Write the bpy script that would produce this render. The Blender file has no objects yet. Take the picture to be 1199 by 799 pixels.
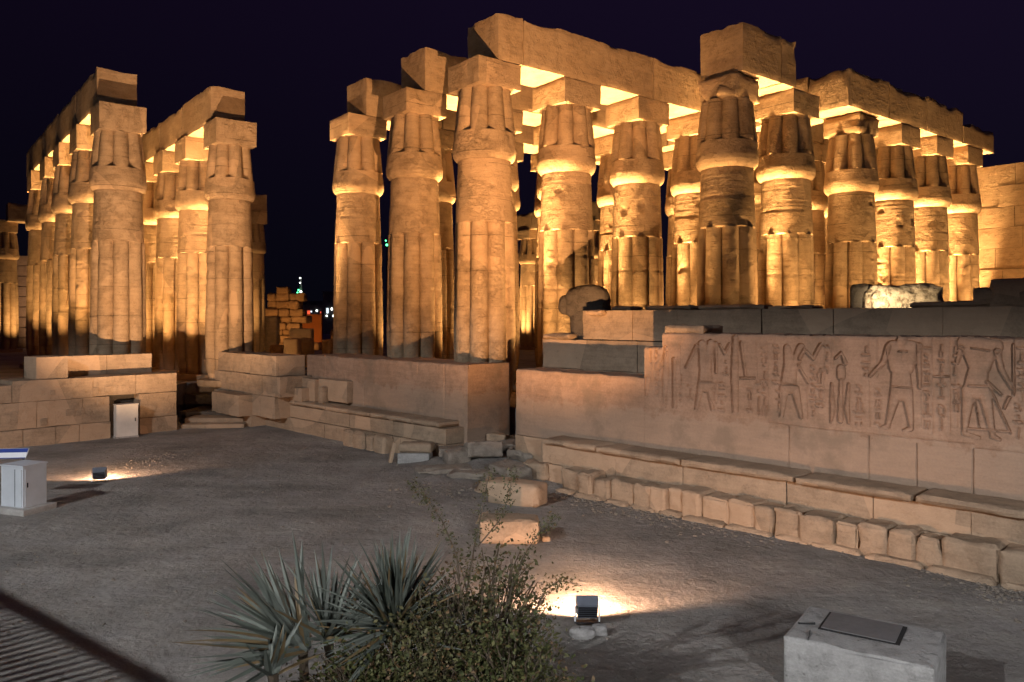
import bpy, math, random
import numpy as np
from mathutils import Vector, Matrix
R = math.radians
random.seed(7)
rng = np.random.default_rng(7)
scene = bpy.context.scene
COL = scene.collection

# ------------------------------------------------------------ camera
F = 921.0                       # focal length in pixels of the 1199 px wide photograph
HZ = 374.0                      # horizon line
CAMZ = 4.2
cam_d = bpy.data.cameras.new('camera'); cam = bpy.data.objects.new('camera', cam_d); COL.objects.link(cam)
cam.location = (0, 0, CAMZ); cam.rotation_euler = (R(90), 0, 0)
cam_d.sensor_width = 36; cam_d.lens = 36*F/1199; cam_d.shift_y = -(399.5-HZ)/1199
cam_d.clip_start = 0.05; cam_d.clip_end = 2000
scene.camera = cam

# ------------------------------------------------------------ night sky
world = bpy.data.worlds.new('World'); scene.world = world; world.use_nodes = True
nt = world.node_tree; nt.nodes.clear()
wo = nt.nodes.new('ShaderNodeOutputWorld'); bg = nt.nodes.new('ShaderNodeBackground')
tc = nt.nodes.new('ShaderNodeTexCoord'); sx = nt.nodes.new('ShaderNodeSeparateXYZ')
nt.links.new(tc.outputs['Generated'], sx.inputs[0])
r1 = nt.nodes.new('ShaderNodeValToRGB')
r1.color_ramp.elements[0].position = 0.0; r1.color_ramp.elements[0].color = (0.0018, 0.0020, 0.0042, 1)
r1.color_ramp.elements[1].position = 0.55; r1.color_ramp.elements[1].color = (0.0075, 0.0036, 0.0150, 1)
nt.links.new(sx.outputs['Z'], r1.inputs[0])
r2 = nt.nodes.new('ShaderNodeMapRange'); r2.inputs[1].default_value = -0.5; r2.inputs[2].default_value = 0.6
r2.inputs[3].default_value = 0.75; r2.inputs[4].default_value = 1.35
nt.links.new(sx.outputs['X'], r2.inputs[0])
mx = nt.nodes.new('ShaderNodeVectorMath'); mx.operation = 'SCALE'
nt.links.new(r1.outputs[0], mx.inputs[0]); nt.links.new(r2.outputs[0], mx.inputs['Scale'])
nt.links.new(mx.outputs[0], bg.inputs[0]); bg.inputs[1].default_value = 1.0
nt.links.new(bg.outputs[0], wo.inputs[0])

scene.view_settings.view_transform = 'Standard'; scene.view_settings.look = 'None'
scene.view_settings.exposure = 0.0; scene.view_settings.gamma = 1.0
scene.render.engine = 'CYCLES'
cy = scene.cycles
cy.max_bounces = 5; cy.diffuse_bounces = 3; cy.glossy_bounces = 2; cy.use_denoising = True
cy.sample_clamp_indirect = 6.0; cy.use_light_tree = True
cy.caustics_reflective = False; cy.caustics_refractive = False

# ------------------------------------------------------------ frames
B2 = np.array([0.782, 0.6235]); A2 = np.array([-0.6235, 0.782])      # colonnade grid: b runs right-away, a runs left-away
def AB(a, b): p = a*A2 + b*B2; return float(p[0]), float(p[1])
GA = math.atan2(B2[1], B2[0])
U2 = np.array([0.696, -0.718]); M2 = np.array([0.718, 0.696])        # carved court wall: s to the right, d away
def WP(s, d): p = s*U2 + d*M2; return float(p[0]), float(p[1])
WA = math.atan2(U2[1], U2[0])
def sW(px, d):
    t = (px-600)/F; Z = d/(0.718*t+0.696); return 0.696*t*Z - 0.718*Z
LO = np.array([-16.6, 25.4]); LE = np.array([0.656, 0.755]); LN = np.array([-0.755, 0.656])   # left wall
LA = math.atan2(LE[1], LE[0])
def LP(s, d): p = LO + s*LE + d*LN; return float(p[0]), float(p[1])
def sL(px): t = (px-600)/F; return (25.4*t+16.6)/(0.656-0.755*t)
def at(px, py, Z): return ((px-600)/F*Z, Z, CAMZ+(HZ-py)/F*Z)
def gh(x, y):
    dx, dy = WP((sW(548, 15.33)+sW(605, 15.33))/2, 15.3); return .42*math.exp(-((x-dx)**2+(y-dy)**2)/3.2)
def gr(px, py, z=0.0):
    Z = F*(CAMZ-z)/(py-HZ); return ((px-600)/F*Z, Z)
FL = 1.4                                                              # temple floor height

# ------------------------------------------------------------ lights
WARM = (1.0, 0.56, 0.21); PINK = (1.0, 0.60, 0.38); BEAMC = (1.0, 0.51, 0.21)
def spot(loc, target, power, color, size, blend=0.6, rad=0.08):
    l = bpy.data.lights.new('spot', 'SPOT'); l.energy = power; l.color = color
    l.spot_size = R(size); l.spot_blend = blend; l.shadow_soft_size = rad
    o = bpy.data.objects.new('spot_light', l); COL.objects.link(o); o.location = loc
    d = Vector(target)-Vector(loc); o.rotation_euler = d.to_track_quat('-Z', 'Y').to_euler(); return o
def point(loc, power, color, rad=0.15):
    l = bpy.data.lights.new('lamp', 'POINT'); l.energy = power; l.color = color; l.shadow_soft_size = rad
    o = bpy.data.objects.new('lamp_light', l); COL.objects.link(o); o.location = loc; return o

ROWS = {'front': 16.4, 'second': 20.5, 'third': 24.8, 'back': 29.2}
JL = [15.2, 18.8, 22.45, 26.0]; JR = [30.7, 34.1, 37.4, 40.7]
UP = 15000; NARROW = 60000
for rn, a in ROWS.items():
    js = JL + JR
    if rn == 'front': js = [22.45, 26.0] + JR
    mids = [(js[i]+js[i+1])/2 for i in range(len(js)-1)]
    if rn in ('third', 'back'): mids = mids + [js[0]-1.75]
    if rn == 'front': mids = mids + [20.7]  # extra unseen spot added to brighten the dim left front column
    for b in mids + [42.2]:
        if rn in ('third', 'back') and b > 32: continue
        x, y = AB(a-0.15, b)
        k = 0.14 if rn == 'front' and b < 21 else 0.45 if b < 14 else 1
        spot((x, y, FL+0.25), (x, y, 12), NARROW*k, WARM, 27, 1.0)
        if rn == 'second' and b < 14: continue
        x, y = AB(a-(2.3 if rn == 'front' else 1.2), b)
        spot((x, y, FL+0.25), AB(a-1.3, b)+(12,), UP*k*((0.33 if b < 42 else .12) if rn == 'front' else (0.19 if b < 42 else .06)), WARM, 80 if rn == 'front' else 85, 1.0)  # wide fill spot added without a fixture, lifts capitals and beam faces
# nave and inner bays
for a in (18.45, 22.6, 27.0):
    for b in (26.0, 30.7):
        x, y = AB(a, b); spot((x, y, FL+0.25), (x, y, 12), NARROW*0.9, WARM, 28, 1.0)
CROW = [34.4, 39.0, 43.4, 47.6, 52.4]; DROW = [34.0, 38.3, 42.1, 45.8, 49.8]
for row, b in ((CROW, 7.3), (DROW, 11.6)):
    for i in range(len(row)):
        a = (row[i]+row[i+1])/2 if i < len(row)-1 else row[i]+2
        x, y = AB(a, b+0.1); spot((x, y, FL+0.25), (x, y, 12), NARROW*0.85, WARM, 27, 1.0)
        x, y = AB(a, b+1.25); spot((x, y, FL+0.25), (x, y, 12), UP*0.16, WARM, 85, 1.0)
        x, y = AB(a, b-1.5); spot((x, y, FL+0.25), AB(a, b-.6)+(12,), UP*0.24, WARM, 85, 1.0)  # unseen fill spot added to brighten outer column and beam faces
x, y = AB(32.4, 7.5); spot((x, y, FL+0.2), AB(34.2, 7.4)+(7.5,), UP*0.62, WARM, 75, 1.0)
x, y = AB(32.0, 11.7); spot((x, y, FL+0.2), AB(33.8, 11.7)+(7.5,), UP*0.55, WARM, 75, 1.0)
# washes on far things
x, y = AB(24, 39.5); spot((x, y, FL+0.3), AB(22, 43)+(8,), 600, (1, .48, .15), 120, 1.0)
x, y = AB(12, 39.0); spot((x, y, FL+0.3), AB(13, 43)+(8,), 700, (1, .48, .15), 120, 1.0)
# city street lamps behind the camera
STREET = [(-17.2, -2.0, 13.0), (8.0, -15.0, 8.3)]
spot(STREET[0], (-17.19, -1.9, 0), 15000, (0.96, 0.97, 1.0), 152, 0.10, 0.16)
spot(STREET[1], (7.99, -14.9, 0), 15500, (0.97, 0.97, 1.0), 161, 0.06, 1.1)

# ------------------------------------------------------------ numpy noise
def _h(i, j, k, s):
    n = (i*374761393 + j*668265263 + k*2147483647 + s*1274126177) & 0xffffffff
    n = ((n ^ (n >> 13))*1274126177) & 0xffffffff
    n = ((n ^ (n >> 16))*2246822519) & 0xffffffff
    return ((n ^ (n >> 15)) & 0xffffff)/float(0xffffff)
def vn(P, s=0):
    P = np.asarray(P, float); I = np.floor(P).astype(np.int64); f = P-I; f = f*f*(3-2*f)
    r = 0
    for dx in (0, 1):
        for dy in (0, 1):
            for dz in (0, 1):
                w = (f[..., 0] if dx else 1-f[..., 0])*(f[..., 1] if dy else 1-f[..., 1])*(f[..., 2] if dz else 1-f[..., 2])
                r = r + w*_h(I[..., 0]+dx, I[..., 1]+dy, I[..., 2]+dz, s)
    return r*2-1
def fbm(P, sc=1.0, o=3, s=0):
    P = np.asarray(P, float)*sc; r = 0; a = 1
    for k in range(o): r = r+a*vn(P*(2**k)+17.3*k, s+k); a *= .5
    return r/1.75

# ------------------------------------------------------------ materials
class NT:
    def __init__(s, name):
        s.m = bpy.data.materials.new(name); s.m.use_nodes = True; s.t = s.m.node_tree; s.t.nodes.clear()
        s.out = s.n('ShaderNodeOutputMaterial'); s.p = s.n('ShaderNodeBsdfPrincipled'); s.l(s.p.outputs[0], s.out.inputs[0])
    def n(s, k, **kw):
        x = s.t.nodes.new(k)
        for a, b in kw.items(): setattr(x, a, b)
        return x
    def l(s, a, b): s.t.links.new(a, b)
    def noise(s, co, scale, detail=4, rough=.55):
        x = s.n('ShaderNodeTexNoise'); x.inputs['Scale'].default_value = scale; x.inputs['Detail'].default_value = detail
        x.inputs['Roughness'].default_value = rough; s.l(co, x.inputs['Vector']); return x.outputs[0]
    def ramp(s, v, *st):
        x = s.n('ShaderNodeValToRGB'); e = x.color_ramp.elements
        while len(e) < len(st): e.new(.5)
        for k, (p, c) in enumerate(st): e[k].position = p; e[k].color = (c if len(c) == 4 else (*c, 1))
        s.l(v, x.inputs[0]); return x.outputs[0]
    def mix(s, fac, a, b, mode='MIX'):
        x = s.n('ShaderNodeMix', data_type='RGBA', blend_type=mode)
        if isinstance(fac, float): x.inputs[0].default_value = fac
        else: s.l(fac, x.inputs[0])
        for i, v in ((6, a), (7, b)):
            if isinstance(v, tuple): x.inputs[i].default_value = (*v, 1)
            else: s.l(v, x.inputs[i])
        return x.outputs[2]
    def math(s, op, a, b=None):
        x = s.n('ShaderNodeMath', operation=op)
        for i, v in ((0, a), (1, b)):
            if v is None: continue
            if isinstance(v, (int, float)): x.inputs[i].default_value = v
            else: s.l(v, x.inputs[i])
        return x.outputs[0]
    def bump(s, h, dist, strength=1.0, nrm=None):
        x = s.n('ShaderNodeBump'); x.inputs['Strength'].default_value = strength; x.inputs['Distance'].default_value = dist
        s.l(h, x.inputs['Height'])
        if nrm is not None: s.l(nrm, x.inputs['Normal'])
        return x.outputs[0]

def bw(v): return (v, v, v)
def stone(name, c1, c2, c3, scale=1.0, joints=False, pits=.5, per_obj=True, patches=True, bumpd=0.02):
    t = NT(name); tcn = t.n('ShaderNodeTexCoord'); co = tcn.outputs['Object']
    if per_obj:
        oi = t.n('ShaderNodeObjectInfo'); ad = t.n('ShaderNodeVectorMath', operation='MULTIPLY_ADD')
        cmb = t.n('ShaderNodeCombineXYZ')
        for i in range(3): t.l(oi.outputs['Random'], cmb.inputs[i])
        t.l(cmb.outputs[0], ad.inputs[0]); ad.inputs[1].default_value = (37, 51, 23); t.l(co, ad.inputs[2]); nco = ad.outputs[0]
    else: nco = co
    n1 = t.noise(nco, 0.55*scale, 5); n2 = t.noise(nco, 3.2*scale, 6, .65); n3 = t.noise(nco, 22*scale, 4, .7)
    mp = t.n('ShaderNodeMapping'); mp.inputs['Scale'].default_value = (0.8, 0.8, 7.0); t.l(nco, mp.inputs[0])
    n4 = t.noise(mp.outputs[0], 1.6*scale, 5, .6)                     # bedding layers of the sandstone
    col = t.mix(t.ramp(n1, (.32, bw(0)), (.68, bw(1))), c1, c2)
    col = t.mix(t.ramp(n2, (.42, bw(0)), (.75, bw(.75))), col, c3)
    col = t.mix(.55, col, t.ramp(n4, (.3, bw(.62)), (.7, bw(1.0))), 'MULTIPLY')
    col = t.mix(.45, col, t.ramp(n3, (.3, bw(.6)), (.65, bw(1.0))), 'MULTIPLY')
    if patches:                                                       # smoother repair mortar
        v = t.n('ShaderNodeTexVoronoi'); v.inputs['Scale'].default_value = .55; t.l(nco, v.inputs['Vector'])
        sep = t.n('ShaderNodeSeparateColor'); t.l(v.outputs['Color'], sep.inputs[0])
        pf = t.math('GREATER_THAN', sep.outputs[0], .72)
        col = t.mix(t.math('MULTIPLY', pf, .55), col, (c1[0]*1.08, c1[1]*1.02, c1[2]*.98))
    vp = t.n('ShaderNodeTexVoronoi'); vp.inputs['Scale'].default_value = 6.5*scale; t.l(nco, vp.inputs['Vector'])
    pit = t.ramp(vp.outputs['Distance'], (.05, bw(0)), (.22, bw(1)))
    pitm = t.math('MULTIPLY', t.ramp(n2, (.5, bw(0)), (.62, bw(1))), pits)
    col = t.mix(t.math('MULTIPLY', pitm, t.math('SUBTRACT', 1.0, pit)), col, (c3[0]*.35, c3[1]*.33, c3[2]*.3))
    h = t.math('ADD', t.math('MULTIPLY', n2, 1.0), t.math('MULTIPLY', n3, .45))
    h = t.math('ADD', h, t.math('MULTIPLY', n4, .6))
    h = t.math('ADD', h, t.math('MULTIPLY', t.math('MULTIPLY', pitm, pit), .8))
    if joints:
        sp = t.n('ShaderNodeSeparateXYZ'); t.l(co, sp.inputs[0])
        zz = t.math('ADD', sp.outputs[2], t.math('MULTIPLY', n1, .12))
        if per_obj: zz = t.math('ADD', zz, t.math('MULTIPLY', oi.outputs['Random'], 1.1))
        fr = t.math('ABSOLUTE', t.math('SUBTRACT', t.math('FRACT', t.math('DIVIDE', zz, 1.13)), .5))
        ln = t.math('LESS_THAN', fr, .010)
        ln = t.math('MULTIPLY', ln, t.ramp(n2, (.36, bw(0)), (.46, bw(1))))
        ln = t.math('MULTIPLY', ln, t.ramp(n1, (.44, bw(.15)), (.56, bw(1))))
        col = t.mix(t.math('MULTIPLY', ln, .55), col, (.07, .05, .03))
        h = t.math('SUBTRACT', h, t.math('MULTIPLY', ln, 1.4))
        # weathered carving, stronger in bands
        mp2 = t.n('ShaderNodeMapping'); mp2.inputs['Scale'].default_value = (1.6, 1.6, 3.2); t.l(nco, mp2.inputs[0])
        rn_ = t.noise(mp2.outputs[0], 2.6, 5, .7)
        cv = t.ramp(rn_, (.46, bw(1)), (.50, bw(0)), (.54, bw(1)))
        cm = t.ramp(t.noise(nco, .8, 2), (.46, bw(0)), (.56, bw(1)))
        h = t.math('ADD', h, t.math('MULTIPLY', t.math('MULTIPLY', cv, cm), .55))
        mp3 = t.n('ShaderNodeMapping'); mp3.inputs['Scale'].default_value = (1, 1, 5.0); t.l(nco, mp3.inputs[0])
        h = t.math('ADD', h, t.math('MULTIPLY', t.noise(mp3.outputs[0], 5.5, 5, .7), .9))
    if name.startswith('court wall'):                                 # greyer repair plaster low on the wall, a few water stains
        sp = t.n('ShaderNodeSeparateXYZ'); t.l(co, sp.inputs[0])
        zz = t.math('ADD', sp.outputs[2], t.math('MULTIPLY', t.math('SUBTRACT', n2, .5), .9))
        mk = t.ramp(t.math('DIVIDE', zz, 4.0), (.485, bw(1)), (.515, bw(0)))
        col = t.mix(t.math('MULTIPLY', mk, .42), col, t.mix(n2, (.25, .20, .145), (.44, .34, .26)))
        stn = t.ramp(t.noise(co, .75, 5, .6), (.56, bw(0)), (.64, bw(1)))
        col = t.mix(t.math('MULTIPLY', stn, .45), col, (.17, .135, .10))
    t.l(col, t.p.inputs['Base Color']); t.p.inputs['Roughness'].default_value = .93
    t.p.inputs['Specular IOR Level'].default_value = .2
    t.l(t.bump(h, bumpd), t.p.inputs['Normal'])
    return t.m
def plain(name, c, rough=.7, metal=0., noise=.25, scale=8, bumpd=.004):
    t = NT(name); co = t.n('ShaderNodeTexCoord').outputs['Object']; n = t.noise(co, scale, 5, .65); n2 = t.noise(co, scale*.2, 3)
    col = t.mix(noise, c, t.ramp(n, (.3, bw(.35)), (.7, bw(1))), 'MULTIPLY')
    col = t.mix(noise*.8, col, t.ramp(n2, (.35, (.5, .45, .38)), (.6, bw(1))), 'MULTIPLY')
    t.l(col, t.p.inputs['Base Color']); t.p.inputs['Roughness'].default_value = rough; t.p.inputs['Metallic'].default_value = metal
    t.l(t.bump(n, bumpd), t.p.inputs['Normal']); return t.m
def glow(name, c, s):
    t = NT(name); t.p.inputs['Base Color'].default_value = (*c, 1); t.p.inputs['Emission Color'].default_value = (*c, 1)
    t.p.inputs['Emission Strength'].default_value = s; return t.m

M = {}
M['column'] = stone('column sandstone', (.50, .37, .24), (.40, .285, .175), (.30, .205, .12), joints=True, bumpd=.02)
M['beam'] = stone('architrave sandstone', (.50, .37, .24), (.41, .29, .18), (.30, .21, .125), patches=False, bumpd=.016)
M['wall'] = stone('court wall sandstone', (.45, .305, .215), (.36, .24, .165), (.26, .175, .12), per_obj=False, patches=False, bumpd=.016, pits=.3)
M['block'] = stone('wall block sandstone', (.46, .345, .24), (.36, .265, .18), (.26, .195, .135), bumpd=.022, patches=True, pits=.4, per_obj=True)
M['dark_stone'] = stone('shaded dark stone', (.15, .13, .11), (.11, .095, .08), (.07, .06, .05), bumpd=.03, patches=False)  # dark colour stands in for shade on the unlit stump and niche back
M['brick_ruin'] = stone('ruin stone', (.46, .30, .17), (.36, .22, .12), (.22, .13, .07), scale=.8, bumpd=.04, patches=False)
M['concrete'] = stone('grey concrete', (.45, .44, .42), (.36, .35, .335), (.25, .245, .23), scale=1.8, bumpd=.012, patches=False, pits=.6)
M['rubble'] = stone('broken stone', (.34, .295, .24), (.27, .23, .19), (.20, .17, .14), scale=1.4, bumpd=.03, patches=False)
M['white_rock'] = stone('pale limestone', (.78, .68, .52), (.66, .56, .42), (.42, .30, .20), scale=2.2, bumpd=.05, patches=False, pits=.9)
M['paint'] = plain('cabinet paint', (.62, .60, .56), .5, 0, .25, 3)
M['kiosk'] = plain('kiosk panel', (.50, .54, .58), .45, 0, .2, 3)
M['plinth'] = plain('plinth concrete', (.36, .35, .33), .9, 0, .4, 9, .01)
M['lid'] = plain('hatch lid', (.17, .165, .165), .7, 0, .4, 9)
M['metal'] = plain('grey metal', (.22, .25, .30), .45, .3, .3, 12)
M['darkmetal'] = plain('dark metal', (.03, .03, .035), .5, .6, .2, 9)
M['gap'] = plain('dark gap', (.015, .015, .015), .9, 0, .1)
M['lampglass'] = glow('lamp glass', (1., .78, .48), 9)
M['blue_sign'] = plain('blue sign', (.03, .06, .28), .4, 0, .15, 5)
M['white_sign'] = plain('white sign', (.75, .77, .80), .4, 0, .1, 5)
M['city'] = plain('city plaster', (.30, .29, .30), .9, 0, .3, .4)
M['orange_wall'] = plain('ochre plaster', (.55, .22, .07), .9, 0, .35, .6)
M['lit_window'] = glow('lit window', (.80, .93, 1.), 1.6)
M['green_lamp'] = glow('green lamp', (.10, 1., .35), 5)
M['white_lamp'] = glow('white lamp', (.95, 1., .9), 6)
M['red_lamp'] = glow('red lamp', (1, .12, .05), 1.2)
M['rail'] = plain('balustrade stone', (.4, .38, .35), .9, 0, .3, 6)

def ground_mat():
    t = NT('court sand'); co = t.n('ShaderNodeTexCoord').outputs['Object']
    n1 = t.noise(co, .16, 5, .6); n2 = t.noise(co, 1.1, 6, .65); n3 = t.noise(co, 14, 6, .75); n4 = t.noise(co, 70, 3, .8)
    col = t.mix(t.ramp(n1, (.36, bw(0)), (.64, bw(1))), (.36, .34, .32), (.27, .255, .235))
    col = t.mix(t.ramp(n2, (.40, bw(0)), (.75, bw(.8))), col, (.41, .38, .335))
    col = t.mix(.45, col, t.ramp(n3, (.3, bw(.5)), (.62, bw(1.0))), 'MULTIPLY')
    v = t.n('ShaderNodeTexVoronoi'); v.inputs['Scale'].default_value = 9; t.l(co, v.inputs['Vector'])
    sep = t.n('ShaderNodeSeparateColor'); t.l(v.outputs['Color'], sep.inputs[0])
    peb = t.math('MULTIPLY', t.math('LESS_THAN', v.outputs['Distance'], .16), t.math('GREATER_THAN', sep.outputs[0], .80))
    peb = t.math('MULTIPLY', peb, t.ramp(n2, (.42, bw(0)), (.55, bw(1))))
    col = t.mix(t.math('MULTIPLY', peb, .7), col, (.58, .54, .48))
    # scuffed tracks crossing the court
    mp = t.n('ShaderNodeMapping'); mp.inputs['Rotation'].default_value = (0, 0, R(-38)); mp.inputs['Scale'].default_value = (.12, .9, 1); t.l(co, mp.inputs[0])
    tr = t.noise(mp.outputs[0], 1.0, 4, .6)
    col = t.mix(.35, col, t.ramp(tr, (.38, bw(.60)), (.58, bw(1.0))), 'MULTIPLY')
    n6 = t.noise(co, .42, 8, .68)
    col = t.mix(.75, col, t.ramp(n6, (.36, bw(.62)), (.50, bw(.92)), (.64, bw(1.25))), 'MULTIPLY')
    fp = t.n('ShaderNodeTexVoronoi', feature='SMOOTH_F1'); fp.inputs['Scale'].default_value = 2.6; t.l(co, fp.inputs['Vector'])
    t.l(col, t.p.inputs['Base Color']); t.p.inputs['Roughness'].default_value = .95; t.p.inputs['Specular IOR Level'].default_value = .15
    h = t.math('ADD', t.math('ADD', t.math('MULTIPLY', n2, 1.2), t.math('MULTIPLY', n3, .8)), t.math('ADD', t.math('MULTIPLY', n4, .35), t.math('MULTIPLY', peb, .5)))
    n5 = t.noise(co, 4.2, 4, .6)
    h = t.math('ADD', h, t.math('MULTIPLY', n5, 1.5)); h = t.math('ADD', h, t.math('MULTIPLY', t.ramp(fp.outputs['Distance'], (.05, bw(0)), (.22, bw(1))), .5)); h = t.math('ADD', h, t.math('MULTIPLY', n6, 2.5))
    t.l(t.bump(h, .05), t.p.inputs['Normal']); return t.m
M['ground'] = ground_mat()
def leaf_mat(name, c1, c2, rough=.5, dry=(.2, .15, .08)):
    t = NT(name); co = t.n('ShaderNodeTexCoord').outputs['Object']; n = t.noise(co, 9, 3)
    gi = t.n('ShaderNodeNewGeometry')
    col = t.mix(gi.outputs['Random Per Island'], c1, c2)
    dr = t.math('GREATER_THAN', t.math('FRACT', t.math('MULTIPLY', gi.outputs['Random Per Island'], 7.31)), .88)
    col = t.mix(dr, col, dry)
    col = t.mix(.5, col, t.ramp(n, (.3, bw(.55)), (.7, bw(1))), 'MULTIPLY')
    t.l(col, t.p.inputs['Base Color']); t.p.inputs['Roughness'].default_value = rough; t.p.inputs['Specular IOR Level'].default_value = .3; return t.m
M['agave'] = leaf_mat('agave leaf', (.085, .10, .08), (.18, .20, .17), .5, dry=(.17, .12, .06))
M['leaf'] = leaf_mat('shrub leaf', (.045, .06, .018), (.12, .115, .04), .6, dry=(.16, .10, .05))
M['leaf_dry'] = leaf_mat('olive leaf', (.05, .055, .022), (.13, .12, .05), .6, dry=(.18, .11, .05))
M['twig'] = plain('twig bark', (.12, .09, .06), .9)

# ------------------------------------------------------------ mesh building
class MB:
    def __init__(s): s.v = []; s.f = []; s.n = 0
    def add(s, V, Fc):
        V = np.asarray(V, float); s.v.append(V); s.f += [tuple(int(i)+s.n for i in f) for f in Fc]; s.n += len(V)
    def build(s, name, mat, parent=None, smooth=True, angle=38, loc=None, rotz=0):
        me = bpy.data.meshes.new(name); me.from_pydata(np.concatenate(s.v).tolist(), [], s.f); me.validate(); me.materials.append(mat)
        if smooth:
            me.shade_smooth(); me.set_sharp_from_angle(angle=R(angle))
        o = bpy.data.objects.new(name, me); COL.objects.link(o)
        if parent: o.parent = parent
        if loc: o.location = loc
        o.rotation_euler.z = rotz
        return o
_lat = {}
def lattice(nx, ny, nz):
    k = (nx, ny, nz)
    if k in _lat: return _lat[k]
    ids = {}; V = []
    def g(i, j, l):
        if (i, j, l) not in ids: ids[(i, j, l)] = len(V); V.append((i/nx-.5, j/ny-.5, l/nz-.5))
        return ids[(i, j, l)]
    Fc = []
    for i in range(nx):
        for j in range(ny):
            Fc.append((g(i, j, 0), g(i, j+1, 0), g(i+1, j+1, 0), g(i+1, j, 0)))
            Fc.append((g(i, j, nz), g(i+1, j, nz), g(i+1, j+1, nz), g(i, j+1, nz)))
    for i in range(nx):
        for l in range(nz):
            Fc.append((g(i, 0, l), g(i+1, 0, l), g(i+1, 0, l+1), g(i, 0, l+1)))
            Fc.append((g(i, ny, l), g(i, ny, l+1), g(i+1, ny, l+1), g(i+1, ny, l)))
    for j in range(ny):
        for l in range(nz):
            Fc.append((g(0, j, l), g(0, j, l+1), g(0, j+1, l+1), g(0, j+1, l)))
            Fc.append((g(nx, j, l), g(nx, j+1, l), g(nx, j+1, l+1), g(nx, j, l+1)))
    _lat[k] = (np.array(V), Fc); return _lat[k]
def rblock(mb, c, size, rotz=0, cell=.14, amp=.02, er=.05, ew=.16, seed=None, tilt=(0, 0), nmax=60, chip=0.0, nsc=1.6):
    """a weathered block: lattice box with worn edges and an uneven surface"""
    seed = random.randint(0, 9999) if seed is None else seed
    S = np.array(size, float); n = [int(min(nmax, max(2, round(x/cell)))) for x in S]
    V, Fc = lattice(*n); P = V*S
    dist = (0.5-np.abs(V))*S; ds = np.sort(dist, axis=1); e = ds[:, 1]            # distance to nearest edge
    W = P+seed*1.37
    k = np.clip(1-e/ew, 0, 1)**2*er*(.6+.8*np.clip(fbm(W, 2.2, 2, 3)+.3, 0, 1.5))
    nrm = np.where(dist < 1e-6, np.sign(V), 0.0)
    inn = -np.sign(V)*np.where(dist < ew, 1.0, 0)
    inn = inn/np.maximum(np.linalg.norm(inn, axis=1, keepdims=True), 1e-6)
    P = P+inn*k[:, None]
    nn = nrm/np.maximum(np.linalg.norm(nrm, axis=1, keepdims=True), 1e-6)
    P = P+nn*(fbm(W, nsc, 4, 5)*amp)[:, None]
    if chip:
        cn = np.clip(fbm(W, .9, 3, 9)-.15, 0, 1)*chip*np.clip(1-e/.5, 0, 1)
        P = P+inn*cn[:, None]
    rot = Matrix.Rotation(rotz, 3, 'Z') @ Matrix.Rotation(tilt[0], 3, 'X') @ Matrix.Rotation(tilt[1], 3, 'Y')
    P = P @ np.array(rot).T + np.array(c, float)
    mb.add(P, Fc)
def box(mb, c, size, rotz=0): 
    V, Fc = lattice(1, 1, 1); rot = np.array(Matrix.Rotation(rotz, 3, 'Z')); mb.add((V*np.array(size)) @ rot.T+np.array(c, float), Fc)
def tube(mb, pts, rad, n=6):
    pts = [Vector(p) for p in pts]; V = []; Fc = []
    rad = rad if isinstance(rad, (list, tuple)) else [rad]*len(pts)
    for i, p in enumerate(pts):
        d = (pts[min(i+1, len(pts)-1)]-pts[max(i-1, 0)]).normalized()
        a = d.cross(Vector((0, 0, 1)));  a = a.normalized() if a.length > 1e-3 else Vector((1, 0, 0)); b = d.cross(a)
        for k in range(n):
            t = 2*math.pi*k/n; V.append(tuple(p+(a*math.cos(t)+b*math.sin(t))*rad[i]))
    for i in range(len(pts)-1):
        for k in range(n): Fc.append((i*n+k, i*n+(k+1) % n, (i+1)*n+(k+1) % n, (i+1)*n+k))
    Fc.append(tuple(range(n))[::-1]); Fc.append(tuple((len(pts)-1)*n+k for k in range(n)))
    mb.add(V, Fc)
def tag(o, label=None, cat=None, group=None, kind=None):
    if label: o['label'] = label
    if cat: o['category'] = cat
    if group: o['group'] = group
    if kind or cat: o['kind'] = kind or 'thing'
    return o
def empty(name, loc, rz=0): 
    o = bpy.data.objects.new(name, None); COL.objects.link(o); o.location = loc; o.rotation_euler.z = rz; o.empty_display_size = .2; return o

# ------------------------------------------------------------ ground
def make_ground():
    n = 460; t = np.linspace(-1, 1, n); k = 5.2
    gx = np.sinh(t*k)/np.sinh(k)*900; gy = 14+np.sinh(t*k)/np.sinh(k)*900
    X, Y = np.meshgrid(gx, gy, indexing='ij'); P = np.stack([X, Y, np.zeros_like(X)], -1)
    h = fbm(P, .22, 4, 2)*.05+fbm(P, 1.3, 3, 8)*.018
    far = np.clip((np.hypot(X, Y-14)-45)/30, 0, 1); h = h*(1-far)-far*.05
    # earth rises a little to the doorway and along the left wall
    dx, dy = WP((sW(548, 15.33)+sW(605, 15.33))/2, 15.3); h = h+.42*np.exp(-((X-dx)**2+(Y-dy)**2)/3.2)
    # low mound of spoil left of the near floodlight
    P[..., 2] = h; V = P.reshape(-1, 3)
    I = np.arange(n*n).reshape(n, n)
    Fc = np.stack([I[:-1, :-1], I[1:, :-1], I[1:, 1:], I[:-1, 1:]], -1).reshape(-1, 4)
    mb = MB(); mb.add(V, Fc.tolist()); o = mb.build('ground', M['ground'], angle=180); tag(o, kind='structure')
make_ground()
def poly_slab(name, pts, z0, z1, mat):
    mb = MB(); n = len(pts); V = [(x, y, z0) for x, y in pts]+[(x, y, z1) for x, y in pts]
    Fc = [tuple(range(n, 2*n))]+[(i, (i+1) % n, n+(i+1) % n, n+i) for i in range(n)]
    mb.add(V, Fc); o = mb.build(name, mat, smooth=False); tag(o, kind='structure'); return o
e1 = LP(5.6, 1.4); e2 = LP(-14, 1.4)
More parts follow.
